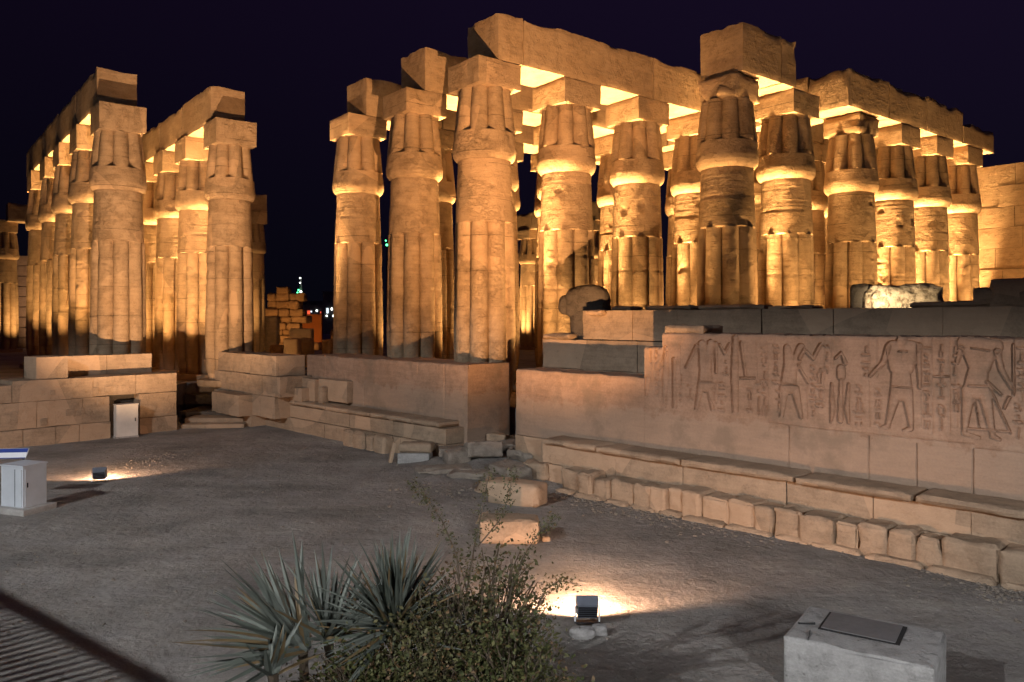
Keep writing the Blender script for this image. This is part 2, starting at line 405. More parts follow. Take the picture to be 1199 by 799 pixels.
poly_slab('temple_floor', [WP(3, 16.6), WP(-15.3, 16.6), WP(-15.3, 17.4), WP(-18.3, 17.4), WP(-18.3, 16.4), WP(-28.0, 15.6), (-11.4, 34.8), (-14.4, 34.8), e1, e2, (-90, 17), (-90, 150), (90, 150), (90, 8)][::-1], -.3, FL, M['ground'])
# raised promenade behind and below the camera, with its balustrade
tn = np.array([.61, .79]); tu = np.array([.79, -.61])
def TP(s, n): p = s*tu+n*tn; return float(p[0]), float(p[1])
poly_slab('promenade', [TP(-60, .35), TP(40, .35), TP(40, -30), TP(-60, -30)], -.2, 2.55, M['rail'])
mb = MB(); ang = math.atan2(tu[1], tu[0])
box(mb, (*TP(-10, .22), 3.46), (70, .14, .06), ang); box(mb, (*TP(-10, .22), 2.66), (70, .16, .12), ang)
for i in range(380):
    s = -38+i*.15
    if i % 24 == 0: box(mb, (*TP(s, .22), 3.0), (.14, .14, .80), ang)
    else: tube(mb, [(*TP(s, .22), z) for z in (2.7, 2.85, 3.0, 3.2, 3.42)], [.03, .042, .045, .03, .025], 6)
o = mb.build('balustrade', M['rail']); tag(o, 'stone balustrade along the edge of the raised promenade', 'balustrade')
for i, (x, y, z) in enumerate(STREET):
    g = 2.5 if np.dot((x, y), tn) < .3 else 0
    r = empty('street_lamp', (x, y-.9, g))
    mb = MB(); tube(mb, [(0, 0, 0), (0, 0, .5), (0, 0, z-g+.1), (0, .3, z-g+.35), (0, .75, z-g+.3)], [.13, .09, .06, .05, .05], 8); mb.build('pole', M['darkmetal'], r)
    mb = MB(); box(mb, (0, .9, z-g+.3), (.3, .6, .10)); mb.build('lamp_head', M['darkmetal'], r)
    tag(r, ['tall street lamp beyond the left end of the court', 'street lamp standing on the promenade behind the viewer'][i], 'street lamp', 'street lamps')

# ------------------------------------------------------------ papyrus columns
def col_radius(z, th):
    lobe = 1-.265*(1-np.abs(np.cos(4*th))**.62)
    pr = np.interp(z, [0.2, .5, 1.2, 2.4, 4.5, 5.86, 5.9, 6.2, 7.8, 7.86], [.80, .90, .975, .985, .955, .93, .935, .925, .865, .86])
    rib = (z < 5.88)
    return np.where(rib, pr*lobe*1.04, pr)
def cap_radius(z, th):
    lobe = 1-.25*(1-np.abs(np.cos(4*th))**.62)
    pr = np.interp(z, [7.86, 7.90, 7.98, 8.1, 8.25, 8.5, 8.75, 8.79, 9.4, 10.15], [.84, .93, 1.0, 1.035, 1.04, 1.01, .985, .975, .915, .83])
    return np.where(z > 8.77, pr*lobe*1.03, pr)
def revolve(fn, zs, seed, amp, chip, nth=144, drums=False):
    th = np.linspace(0, 2*np.pi, nth, endpoint=False); Z, T = np.meshgrid(zs, th, indexing='ij'); Rr = fn(Z, T)
    P = np.stack([np.cos(T)*Rr, np.sin(T)*Rr, Z], -1)
    W = P+seed*7.1
    d = fbm(W, 1.8, 4, seed)*amp; c = np.clip(fbm(W, 1.6, 4, seed+40)-.42, 0, .35)*chip
    Wb = W*np.array([1, 1, 4.0]); d = d+fbm(Wb, 2.4, 3, seed+9)*amp*.5
    if drums:
        jr = random.Random(seed); off = jr.uniform(-.3, .3)
        for zj in [z_+off+jr.uniform(-.15, .15) for z_ in (1.15, 2.3, 3.45, 4.6, 6.9) if jr.random() < .75]:
            w = .018*np.exp(-((Z-zj-.03*fbm(W*np.array([1, 1, 0]), .9, 2, 4))/.028)**2)*(fbm(W, 1.3, 2, 77) > -.25); d = d-w
        for zj in (7.05, 7.2, 7.35, 7.5, 7.65):   # binding cords under the bud
            d = d-.005*np.exp(-((Z-zj)/.022)**2)
    Rr = Rr+d-c
    P[..., 0] = np.cos(T)*Rr; P[..., 1] = np.sin(T)*Rr
    nz = len(zs); I = np.arange(nz*nth).reshape(nz, nth); J = np.roll(I, -1, 1)
    Fc = np.stack([I[:-1], J[:-1], J[1:], I[1:]], -1).reshape(-1, 4).tolist()
    Fc.append(tuple(I[-1])); Fc.append(tuple(I[0][::-1])); mb = MB(); mb.add(P.reshape(-1, 3), Fc); return mb
VAR = []
for v in range(7):
    zs = np.unique(np.concatenate([np.linspace(.2, 7.86, 150), [5.86, 5.90]]))
    sh = revolve(col_radius, zs, 11+v, .011, .16, drums=True)
    zc = np.unique(np.concatenate([np.linspace(7.86, 10.16, 50), [8.75, 8.79, 7.9, 7.95]]))
    cp = revolve(cap_radius, zc, 31+v, .009, .14)
    bs = MB(); th = np.linspace(0, 2*np.pi, 48, endpoint=False); rr = [1.30, 1.32, 1.28, .7]; zz = [0, .1, .25, .26]
    Pb = np.array([[np.cos(t)*r, np.sin(t)*r, z] for r, z in zip(rr, zz) for t in th]); Pb[:, :2] *= (1+fbm(Pb, 2, 3, v)[:, None]*.03)
    Fb = [(i*48+k, i*48+(k+1) % 48, (i+1)*48+(k+1) % 48, (i+1)*48+k) for i in range(3) for k in range(48)]; Fb.append(tuple(3*48+k for k in range(48))); bs.add(Pb, Fb)
    ab = MB(); rblock(ab, (0, 0, 10.575), (1.72, 1.72, .85), 0, .09, .012, .02, .09, seed=60+v, chip=.09 if v != 2 else .35)
    VAR.append([sh, cp, bs, ab])
MESH = {}
def part(kind, v, parent, rz=0):
    key = (kind, v)
    if key not in MESH:
        mb = VAR[v][('shaft', 'capital', 'base', 'abacus').index(kind)]
        o = mb.build(kind, M['column'], parent, angle=42); MESH[key] = o.data
    else:
        o = bpy.data.objects.new(kind, MESH[key]); COL.objects.link(o); o.parent = parent
    o.rotation_euler.z = rz; return o
ABK = {}
def column(a, b, label, group, v=None, abacus=True, rz=GA, xy=None, base=True, scale=None):
    v = random.randint(0, 6) if v is None else v
    x, y = xy or AB(a, b); r = empty('papyrus_column', (x, y, FL), rz); tag(r, label, 'column', group)
    q = random.randint(0, 7)*math.pi/4+math.pi/8*random.choice([0, .25, -.2])
    part('shaft', v, r, q); part('capital', v, r, q)
    if base: part('base', v, r, q)
    if abacus:
        o = part('abacus', v, r, random.choice([0, 1, 2, 3])*math.pi/2)
        if group == CG: o.scale.z = 1.25; o.location.z = -10.15*.25
    if scale: r.scale = scale
    return r
ORD = ['first', 'second', 'third', 'fourth', 'fifth', 'sixth', 'seventh', 'eighth']
CG = 'columns of the left colonnade'
HG = 'columns of the large pillared hall'
js = JL+JR
DROP = {('third', 5), ('third', 6), ('third', 7), ('back', 4), ('back', 5), ('back', 6), ('back', 7)}
SPEC = {('second', 0): 'nearest tall column of the pillared hall, under the left end of the longest architrave',
        ('third', 0): 'leftmost column of the hall\'s third row, under a short architrave stub',
        ('back', 0): 'leftmost column of the whole pillared hall, half shadowed at its foot',
        ('front', 2): 'dim column without abacus, under the raised block above the relief wall',
        ('front', 3): 'brightly lit column just right of the dim abacus-less column, square abacus intact',
        ('front', 4): 'column with broken abacus and chipped bud, behind the white rubble rock'}
hx = {}
for rn, a in ROWS.items():
    for j, b in enumerate(js):
        if rn == 'front' and j < 2: continue
        if (rn, j) in DROP: continue
        lab = SPEC.get((rn, j)) or f'bundled papyrus column, {ORD[j if rn != "front" else j-2]} from the left in the hall\'s {rn} row'
        va = {('front', 2): 1, ('second', 0): 3, ('front', 4): 0}.get((rn, j))
        hx[(rn, j)] = column(a, b, lab, HG, v=va, abacus=(rn, j) not in (('front', 2), ('front', 4)), base=(rn, j) != ('second', 0))
# broken abaci
mb = MB(); rblock(mb, (.1, .0, 10.55), (1.55, 1.55, .85), .08, .08, .05, .10, .25, seed=5, chip=.7); rblock(mb, (-.5, -.4, 10.28), (.6, .7, .35), .5, .1, .06, .1, .2, seed=8, tilt=(.2, .3)); mb.build('broken_abacus', M['column'], hx[('front', 2)])
mb = MB(); rblock(mb, (.1, .05, 10.57), (1.75, 1.6, .85), .03, .1, .06, .12, .3, seed=14, chip=.6); mb.build('broken_abacus', M['column'], hx[('front', 4)])
CG = 'columns of the left colonnade'
for k, a in enumerate(CROW): column(a, 7.3, 'nearest column of the left colonnade\'s outer row, below the architrave end' if k == 0 else f'{ORD[k]} column from the near end, outer row of the left colonnade', CG)
for k, a in enumerate(DROW[:4]): column(a, 11.6, 'nearest column of the left colonnade\'s inner row, abacus with a dark hole' if k == 0 else f'{ORD[k]} column from the near end, inner row of the left colonnade', CG)
column(60.3, 22.3, 'lone far column with squared top, behind the right edge of the left colonnade', CG)
column(79.4, 8.0, 'distant column at the far left edge of the photo', CG)
FG = 'far columns seen through the hall'
FAR = [(47.5, 46.8), (51.6, 46.8), (56.0, 46.8), (60.2, 46.8)]
for k, (a, b) in enumerate(FAR): column(a, b, f'far lit column glimpsed through the hall, {ORD[k]} in its distant row', FG)
# patch with a hole on the abacus of the inner row's nearest column
# ------------------------------------------------------------ architraves
BZ0, BZ1 = FL+11.0, FL+12.56
def beam(p0, p1, w, label, z0=None, z1=None, up=0.0, nseg=1, top=.10, cuts=None, endchip=.25, name='architrave', group='architraves of stone blocks'):
    """beam from grid point p0 to p1 (a, b), split into stone blocks"""
    z0 = (BZ0 if z0 is None else z0)+up; z1 = (BZ1 if z1 is None else z1)+up
    x0, y0 = AB(*p0); x1, y1 = AB(*p1); L = math.hypot(x1-x0, y1-y0); an = math.atan2(y1-y0, x1-x0)
    r = empty(name, (x0, y0, z0), an); tag(r, label, 'architrave', group)
    cuts = [0]+(cuts if cuts else [L*(i+1)/nseg for i in range(nseg-1)])+[L]
    for i in range(len(cuts)-1):
        l = cuts[i+1]-cuts[i]-.03; h = z1-z0; mb = MB()
        seed = random.randint(0, 999); hh = h+random.uniform(-.04, .04)
        nx = max(4, int(l/.13)); V, Fc = lattice(nx, 12, 12); P = V*np.array([l, w, hh]); P[:, 2] += hh/2
        W = P+seed
        dist = (0.5-np.abs(V))*np.array([l, w, hh]); e = np.sort(dist, 1)[:, 1]
        tp = np.clip(V[:, 2]*2, 0, 1)
        cen = np.array([0, 0, hh/2]); inn = -np.sign(V)*(dist < .2); inn = inn/np.maximum(np.linalg.norm(inn, axis=1, keepdims=True), 1e-6)
        k = (np.clip(1-e/.10, 0, 1)**2*.022)+np.clip(1-e/.3, 0, 1)*np.clip(fbm(W, 1.3, 3, 3)-.05, 0, 1)*(.04+.20*tp)
        P += inn*k[:, None]
        P[:, 2] += -tp**3*np.clip(fbm(W*np.array([1, .4, 0]), .9, 4, 6)+.15, 0, 1)*top*2.2
        nrm = np.where(dist < 1e-6, np.sign(V), 0.0); nrm /= np.maximum(np.linalg.norm(nrm, axis=1, keepdims=True), 1e-6)
        P += nrm*(fbm(W, 1.1, 4, 12)*.022)[:, None]
        P[:, 0] += (cuts[i]+cuts[i+1])/2; mb.add(P, Fc)
        mb.build('beam_block', M['beam'], r, angle=50)
    return r
W_ = 1.72
beam((20.5, 15.1), (20.5, 26.75), W_, 'longest and highest-looking architrave, over the hall\'s second row', cuts=[1.05, 7.35, 10.9])
beam((24.8, 15.1), (24.8, 26.75), W_, 'architrave stub behind the longest one, over the third row\'s left end', cuts=[3.7, 7.3])
beam((29.2, 15.1), (29.2, 26.75), W_, 'leftmost architrave stub of the pillared hall, over its back row', cuts=[3.7, 7.3])
beam((17.3, 26.2), (19.6, 26.2), W_, 'short architrave running back from the raised block to the long architrave', z1=BZ1-.35)
beam((16.4, 22.1), (16.4, 25.3), 1.75, 'raised dark architrave block over the dim column in front of the hall', z1=BZ1+.12, cuts=[2.3], top=.10)
beam((16.4, 28.9), (16.4, 39.3), W_, 'architrave of the front row running right from the broken-abacus column', cuts=[3.3, 6.7])
beam((16.4, 39.35), (16.4, 42.9), W_, 'low broken end block of the front architrave touching the tall orange wall', z1=BZ1-.45, top=.3)
beam((17.3, 29.9), (29.9, 29.9), W_, 'architrave running back from the broken-abacus column', cuts=[3.2, 7.3])
beam((21.4, 26.0), (23.9, 26.0), W_, 'short architrave joining the second and third rows beside the hall\'s central gap')
beam((20.5, 31.0), (20.5, 42.9), W_, 'architrave over the second row right of the gap', cuts=[3.3, 6.7])
beam((34.55, 7.3), (54.4, 7.3), 1.5, 'architrave over the outer row of the left colonnade', cuts=[4.5, 9, 13.2], top=.06, up=.22)
beam((34.2, 11.6), (51.2, 11.6), 1.5, 'architrave over the inner row of the left colonnade', cuts=[4.2, 8, 12], top=.06, up=.20)
beam((46.2, 46.8), (61.5, 46.8), 1.6, 'far architrave over the distant row behind the hall', cuts=[4.4, 8.7])
beam((78.2, 8.0), (78.2, 16), 1.6, 'distant architrave at the far left edge of the photo', cuts=[4])
beam((60.3, 20.5), (60.3, 23.2), 1.5, 'short beam resting on the lone far column', z1=BZ1-.1)
for a, b in FAR:
    x, y = AB(a-2.0, b-.1); spot((x, y, FL+.2), (x, y, 12), 9000, WARM, 50, .9)
    x, y = AB(a-1, b-2.4); spot((x, y, FL+.2), (x+1, y+1, 10), 7000, WARM, 90, 1)
x, y = AB(58.0, 22.0); spot((x-1, y-1.5, FL+.2), AB(60.3, 22.3)+(8,), 1400, WARM, 70, 1)
x, y = AB(76.5, 9.5); spot((x, y, FL+.2), AB(79.4, 8.5)+(9,), 2600, WARM, 90, 1)
x, y = AB(78.3, 11.5); spot((x, y, FL+.2), (x, y, 12), 8000, WARM, 50, 1)

# ------------------------------------------------------------ masonry
def courses(frame, rot, segs, mat, name, parent=None, d0=0, thick=1.0, amp=.012, bl=(1.0, 1.9), cell=.15, label=None):
    """segs: list of (s0, s1, z0, z1, d offset)"""
    mb = MB()
    for s0, s1, z0, z1, dd, th in segs:
        s = s0
        while s < s1-.05:
            l = random.uniform(*bl); 
            if s1-(s+l) < bl[0]*.6: l = s1-s
            j = random.uniform(-.015, .015)
            x, y = frame(s+l/2, d0+dd+th/2+j)
            rblock(mb, (x, y, (z0+z1)/2), (l-.003, th, z1-z0-.002), rot, cell, amp, .012, .05, nmax=26, chip=.04)
            s += l
    o = mb.build(name, mat, parent); return o
# --- left wall
lw = empty('left_court_wall', (0, 0, 0)); lw.name = 'stone_wall'; tag(lw, 'low stone wall at the left with a dark niche and a set-back top course', 'wall')
s_r = 5.9; n0, n1 = sL(129), sL(163)
courses(LP, LA, [(-12, n0, -.3, .57, -.10, 1.5), (n1, s_r, -.3, .57, -.06, 1.5)], M['block'], 'base_course', lw, bl=(.7, 1.3))
courses(LP, LA, [(-12, n0, .57, 1.46, 0, 1.45), (n1, s_r, .57, 1.46, 0, 1.45), (-12, 0.4, 1.46, 2.05, 0, 1.45), (0.4, 2.9, 1.46, 2.17, 0, 1.45), (2.9, s_r, 1.47, 2.17, 0, 1.45)], M['block'], 'lower_wall', lw, bl=(1.2, 2.2))
courses(LP, LA, [(1.15, 2.14, 2.17, 2.93, .12, 1.2), (2.14, 5.35, 2.17, 2.90, .85, .7)], M['block'], 'top_course', lw, bl=(1.2, 1.8))
mb = MB(); rblock(mb, (*LP((n0+n1)/2, .75), .7), (n1-n0+.1, .7, 1.6), LA, .2, .01); mb.build('niche_back', M['dark_stone'], lw)  # recess shade put into the darker stone colour
# sunk repair squares on the left wall
mb = MB()
for px, zz, w, h in ((62, 1.72, .18, .18), (98, 1.62, .2, .2), (112, 1.68, .26, .24), (127, 1.7, .22, .24), (83, 1.0, .28, .22), (97, 1.02, .14, .22), (52, .75, .22, .25), (118, 1.3, .2, .26)):
    rblock(mb, (*LP(sL(px), .0), zz), (w, .05, h), LA, .06, .004, .01, .03)
mb.build('patch_stones', M['block'], lw)
# --- passage steps at the corner
st = empty('stone_steps', (0, 0, 0)); tag(st, 'worn stone steps leading up between the left wall and the block stack', 'steps')
def step(x0, x1, y0, y1, z, rot=0, m='block'):
    mb = MB(); rblock(mb, ((x0+x1)/2, (y0+y1)/2, z/2-.1), (x1-x0, y1-y0, z+.2), rot, .16, .015, .04, .1, nmax=30, chip=.08); mb.build('step', M[m], st)
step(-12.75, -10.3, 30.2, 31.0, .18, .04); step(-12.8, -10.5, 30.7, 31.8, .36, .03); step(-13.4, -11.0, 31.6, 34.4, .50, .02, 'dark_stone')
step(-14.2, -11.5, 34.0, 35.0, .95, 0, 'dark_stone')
mb = MB(); rblock(mb, (-12.1, 33.6, 1.2), (.8, .9, .6), .1, .12, .02); o = mb.build('stone_block', M['block']); tag(o, 'small block beside the top of the corner steps', 'stone block', 'loose stone blocks')

# --- block stack left of the middle wall
mw = empty('stone_wall', (0, 0, 0)); tag(mw, 'middle stone wall between the corner steps and the dark doorway', 'wall')
sl0 = -32.4; sl1 = -27.1
courses(WP, WA, [(sl0, sl1, 2.07, 2.84, 14.05, 1.2)], M['block'], 'stack_course', mw, bl=(1.2, 1.8))
courses(WP, WA, [(sl0, sl1+.4, 1.30, 2.07, 14.0, 1.3), (sl0, sl1, .48, 1.30, 14.0, 1.3), (sl0, -28.9, -.3, .48, 13.95, 1.3), (sl0+1.0, -28.9, .45, 1.28, 13.45, .6)], M['block'], 'stack_course', mw, bl=(1.1, 1.9))
courses(WP, WA, [(sl1+.2, -25.8, 1.15, 2.0, 14.9, .8), (sl1-.4, -26.2, 1.15, 1.65, 14.6, .5)], M['block'], 'stack_course', mw, bl=(.8, 1.4))
mb = MB(); rblock(mb, (*WP(-25.3, 14.98), 1.45), (.3, .3, .62), WA, .08, .015); o = mb.build('stone_block', M['block']); tag(o, 'small upright block standing on the left wall\'s ledge', 'stone block', 'loose stone blocks')

# --- carved wall front as displaced grid
def sd_cap(S, Zz, a, b, r0, r1):
    ax, az = a; bx, bz = b; dx, dz = bx-ax, bz-az; L2 = dx*dx+dz*dz+1e-9
    t = np.clip(((S-ax)*dx+(Zz-az)*dz)/L2, 0, 1); return np.hypot(S-ax-t*dx, Zz-az-t*dz)-(r0+(r1-r0)*t)
def wpt(px, py, d=15.33):
    t = (px-600)/F; Z = d/(.718*t+.696); return (.696*t*Z-.718*Z, CAMZ-(py-HZ)*Z/F)
def pxm(px, d=15.33): t = (px-600)/F; return d/(.718*t+.696)/F*1.12
FIG = []
def fig(*parts): FIG.append(parts)
# (x0,y0,r0, x1,y1,r1) in photo pixels
fig((1046, 408, 8, 1050, 430, 8), (1066, 408, 8, 1061, 430, 8), (1055, 430, 9, 1055, 458, 11), (1049, 458, 6, 1040, 497, 2.6), (1062, 458, 6, 1067, 500, 2.6), (1040, 499, 2.4, 1032, 502, 2), (1067, 502, 2.4, 1059, 505, 2), (1056, 396, 5, 1056, 404, 7))
fig((1040, 406, 3, 1034, 425, 2.6), (1034, 425, 2.6, 1019, 440, 1.8))
fig((1076, 405, 3, 1076, 430, 2.6), (1076, 430, 2.6, 1077, 454, 1.8))
fig((1138, 412, 9, 1144, 430, 8), (1156, 412, 9, 1150, 430, 8), (1146, 430, 9, 1143, 455, 12), (1134, 458, 7, 1129, 505, 2.6), (1152, 458, 7, 1162, 508, 2.8), (1129, 508, 2.4, 1146, 513, 1.8), (1162, 511, 2.6, 1170, 515, 1.8), (1130, 402, 8, 1165, 406, 8))
fig((1168, 412, 3.4, 1173, 434, 3), (1173, 434, 3, 1185, 455, 2)); fig((1125, 408, 3, 1121, 424, 2.2)); fig((1158, 452, 1.2, 1183, 507, 1.2)); fig((1132, 502, .8, 1183, 506, .8)); fig((1187, 404, 1.3, 1187, 462, 1.3)); fig((1156, 448, 2, 1172, 462, 1.4)); fig((1182, 466, 1.6, 1176, 478, 1.4))
fig((985, 432, 4.5, 985, 441, 4.5)); fig((978, 420, 1.2, 985, 413, 1.2), (985, 413, 1.2, 990, 425, 2.5)); fig((985, 446, 2, 984, 492, 3.2)); fig((974, 450, 1.5, 975, 480, 3), (975, 480, 3, 973, 495, 1.2)); fig((994, 450, 1.5, 992, 480, 3), (992, 480, 3, 994, 496, 1.2))
fig((922, 408, 4, 925, 430, 7), (938, 408, 5, 930, 430, 5), (925, 430, 7, 923, 452, 9), (918, 456, 5, 915, 488, 2.4), (931, 456, 5, 938, 488, 2.4))
fig((935, 428, 1.6, 946, 448, 1.6)); fig((942, 409, 2, 952, 420, 2), (952, 420, 2, 961, 404, 2)); fig((936, 420, 2, 942, 409, 2))
fig((822, 404, 5, 824, 430, 6), (832, 402, 4, 828, 430, 5), (826, 430, 7, 826, 450, 9), (821, 450, 4.5, 815, 480, 2), (830, 450, 4.5, 834, 480, 2)); fig((815, 406, 2, 803, 430, 1.4)); fig((838, 402, 1.8, 838, 436, 1.4))
fig((861, 396, 3.5, 860, 440, 4.5), (860, 440, 4.5, 861, 486, 3.5)); fig((868, 402, 2.2, 873, 440, 1.6)); fig((843, 404, 1.5, 848, 414, 1.5), (848, 414, 1.5, 854, 403, 1.5)); fig((866, 443, 1, 884, 443, 1))
fig((780, 408, 2.6, 779, 440, 4.5), (779, 440, 4.5, 777, 476, 3)); fig((789, 421, 2, 790, 478, 3)); fig((772, 432, 1.4, 780, 412, 1.4)); fig((758, 444, 3, 757, 462, 2))
fig((652+110, 410, 1.2, 762, 424, 1.2)); fig((770, 408, 1.2, 768, 424, 1.2))
fig((1045, 453, .9, 1068, 455, .9)); fig((1052, 412, .8, 1062, 412, .8)); fig((1134, 452, .9, 1156, 453, .9)); fig((1138, 408, .8, 1158, 411, .8)); fig((914, 450, .8, 932, 451, .8)); fig((818, 447, .8, 834, 448, .8)); fig((1093, 441, .8, 1111, 441, .8)); fig((1142, 470, .8, 1147, 500, .7))
LINES = [(1120, 396, 500), (1080, 396, 500), (1028, 396, 440), (975, 400, 430), (840, 400, 470), (766, 410, 465), (1092, 396, 510), (1112, 396, 512), (1018, 396, 505), (899, 402, 482), (945, 440, 495), (796, 404, 470), (1196, 396, 470), (966, 400, 470), (886, 402, 450)]
GL = [(1085, 404, 498, 4), (1014, 404, 440, 4), (836, 445, 480, 3), (1192, 470, 512, 3.5), (797, 438, 472, 3), (769, 430, 462, 3), (1028, 452, 495, 3.5), (952, 425, 488, 3), (850, 420, 440, 3), (912, 455, 484, 2.5), (1118, 404, 440, 3), (1196, 404, 460, 4), (1102, 402, 505, 8), (900-5, 404, 484, 5), (909, 402, 450, 4), (1006, 448, 500, 6), (888, 445, 490, 5), (1120, 448, 480, 3.5), (960, 430, 478, 5), (845, 445, 482, 4), (808, 448, 470, 2.5), (878, 452, 480, 3), (968, 402, 430, 3)]
def glyphs(S, Zz, H):
    rr = random.Random(3)
    for cx, y0, y1, hw in GL:
        y = y0+2
        while y < y1:
            k = rr.randint(0, 6); h = rr.uniform(4, 8); m = pxm(cx)
            for ox in ([-hw*.45, hw*.45] if rr.random() < .45 and hw > 3 else [0]):
                P = []; x = cx+ox
                if k == 0: P = [(x, y, 1.0, x, y+h, 1.0)]
                elif k == 1: P = [(x-2.5, y+2, 1.0, x+2.5, y+2, 1.0)]
                elif k == 2: P = [(x, y+2, 1.9, x, y+2.1, 1.9)]
                elif k == 3: P = [(x-1.5, y, .8, x-1.5, y+h*.7, .8), (x+1.5, y, .8, x+1.5, y+h*.7, .8)]
                elif k == 4: P = [(x-2, y+2, 1.4, x+1, y+3.5, 1.4), (x+1, y+3.5, 1, x+1, y+h, .8)]   # bird
                elif k == 5: P = [(x-3, y+1, .8, x-1, y+3, .8), (x-1, y+3, .8, x+1, y+1, .8), (x+1, y+1, .8, x+3, y+3, .8)]
                else: P = [(x, y+h, .9, x+1, y+1, 1.5)]
                for a in P:
                    p0 = wpt(a[0], a[1]); p1 = wpt(a[3], a[4])
                    q = sd_cap(S, Zz, p0, p1, a[2]*m*.75, a[5]*m*.75)
                    H[:] = np.minimum(H, np.where(q < 0, -.05, -.05*np.exp(-q/.008)*(q < .03)))
            y += h+1.5
def relief_height(S, Zz):
    H = np.zeros_like(S)
    for parts in FIG:
        q = None
        for x0, y0, r0, x1, y1, r1_ in parts:
            p0 = wpt(x0, y0); p1 = wpt(x1, y1); m0 = pxm(x0)
            d = sd_cap(S, Zz, p0, p1, r0*m0, r1_*m0); q = d if q is None else np.minimum(q, d)
        ins = q < 0
        H = np.where(ins, np.minimum(H, -.036*np.exp(q/.022)-.030*np.exp(q/.09)-.003), H)      # sunk outline, body rounding back up
        H = np.where((~ins) & (q < .010), np.minimum(H, -.069*(1-q/.010)), H)
    for x, y0, y1 in LINES:
        a = wpt(x, y0); b = wpt(x, y1); q = sd_cap(S, Zz, a, b, .006, .006); H = np.minimum(H, -.022*np.exp(-np.clip(q, 0, 9)/.014))
    glyphs(S, Zz, H)
    # lower wall dies away in worn plaster
    x_low = np.interp(S, [wpt(755, 0)[0], wpt(900, 0)[0], wpt(1199, 0)[0]], [wpt(755, 475)[1], wpt(900, 487)[1], wpt(1199, 520)[1]])
    H = H*np.clip((Zz-x_low)/.05+.5, 0, 1)
    w = fbm(np.stack([S, Zz*0, Zz], -1), 1.1, 3, 21); H = H*np.clip(1.05-.6*np.clip(w, 0, 1), .4, 1)
    # joints
    def vj(px, za, zb, dep=.035):
        nonlocal H; s = wpt(px, 400)[0]+.01*fbm(np.stack([S*0, Zz, Zz], -1), 2, 2, 2); H = np.minimum(H, np.where((Zz > za) & (Zz < zb), -dep*np.exp(-((S-s)/.012)**2), 0))
    vj(1018, 1.15, 1.98); vj(1074, 1.15, 1.93); vj(1140, 1.1, 1.93); vj(924, 1.15, 2.0); vj(1188, 2.9, 3.9); vj(746, 1.15, 2.1, .015); vj(625, 1.15, 2.8, .012); vj(675, 1.9, 2.8, .012)
    for zj, a, b, dep in ((2.02, 900, 1140, .02), (2.72, 640, 900, .010), (1.95, 1140, 1300, .018), (2.15, 605, 640, .02), (1.6, 605, 760, .008)):
        H = np.minimum(H, np.where((S > wpt(a, 400)[0]) & (S < wpt(b, 400)[0]), -dep*np.exp(-((Zz-zj-.02*fbm(np.stack([S, S*0, S*0], -1), 1, 2, 2))/.012)**2), 0))
    H = H+.016*fbm(np.stack([S, S*0, Zz], -1), .8, 4, 5)
    H = H+.005*fbm(np.stack([S, S*0, Zz], -1), 6, 3, 55)
    return H
def wall_piece(mb, s0, s1, z0, topf, d, thick, step=.022, relief=True, lend=True):
    ns = int((s1-s0)/step); ztop = topf(np.linspace(s0, s1, ns+1)); zmax = ztop.max(); nzv = int((zmax-z0)/step)
    sv = np.linspace(s0, s1, ns+1); u = np.linspace(0, 1, nzv+1)
    S, Uu = np.meshgrid(sv, u, indexing='ij'); Zz = z0+(ztop[:, None]-z0)*Uu
    H = relief_height(S, Zz) if relief else .015*fbm(np.stack([S, S*0, Zz], -1), .8, 4, 5)
    ee = np.clip(1-(ztop[:, None]-Zz)/.06, 0, 1)**2*.03; D = d-H+ee                 # negative height = carved in (away)
    P = np.stack([S*U2[0]+D*M2[0], S*U2[1]+D*M2[1], Zz], -1).reshape(-1, 3)
    I = np.arange((ns+1)*(nzv+1)).reshape(ns+1, nzv+1)
    Fc = np.stack([I[:-1, :-1], I[1:, :-1], I[1:, 1:], I[:-1, 1:]], -1).reshape(-1, 4).tolist()
    mb.add(P, Fc)
    # top, ends and back
    nt_ = 10; base = mb.n
    V = []
    for i, s in enumerate(sv):
        for k in range(nt_+1):
            t = k/nt_; dd = D[i, -1] if k == 0 else d+thick*t
            zz = ztop[i]+(0 if k == 0 else .035*float(_h(i//4, k, 1, 5))-.01)
            V.append((s*U2[0]+dd*M2[0], s*U2[1]+dd*M2[1], zz))
        V.append((s*U2[0]+(d+thick)*M2[0], s*U2[1]+(d+thick)*M2[1], z0))
    J = np.arange(len(sv)*(nt_+2)).reshape(len(sv), nt_+2)
    mb.add(V, np.stack([J[:-1, :-1], J[1:, :-1], J[1:, 1:], J[:-1, 1:]], -1).reshape(-1, 4).tolist())
    for i, s in ((0, s0), (-1, s1)):
        m = 12; V = []
        for j in range(m+1):
            zz = z0+(ztop[i]-z0)*j/m
            for k in range(nt_+1):
                t = k/nt_; dd = (D[i, int(round(j*nzv/m))]) if k == 0 else d+thick*t
                w = .02*float(vn(np.array([zz*2, dd*2, 3.3]), 4)) if 0 < k < nt_ else 0
                V.append(((s+w)*U2[0]+dd*M2[0], (s+w)*U2[1]+dd*M2[1], zz))
        J = np.arange((m+1)*(nt_+1)).reshape(m+1, nt_+1); fs = np.stack([J[:-1, :-1], J[:-1, 1:], J[1:, 1:], J[1:, :-1]], -1).reshape(-1, 4).tolist()
        if i == 0: fs = [f[::-1] for f in fs]
        mb.add(V, fs)
def flat_top(z, am=.03, seed=0):
    return lambda s: z+am*fbm(np.stack([s, s*0+seed, s*0], -1), 2.2, 4, seed)
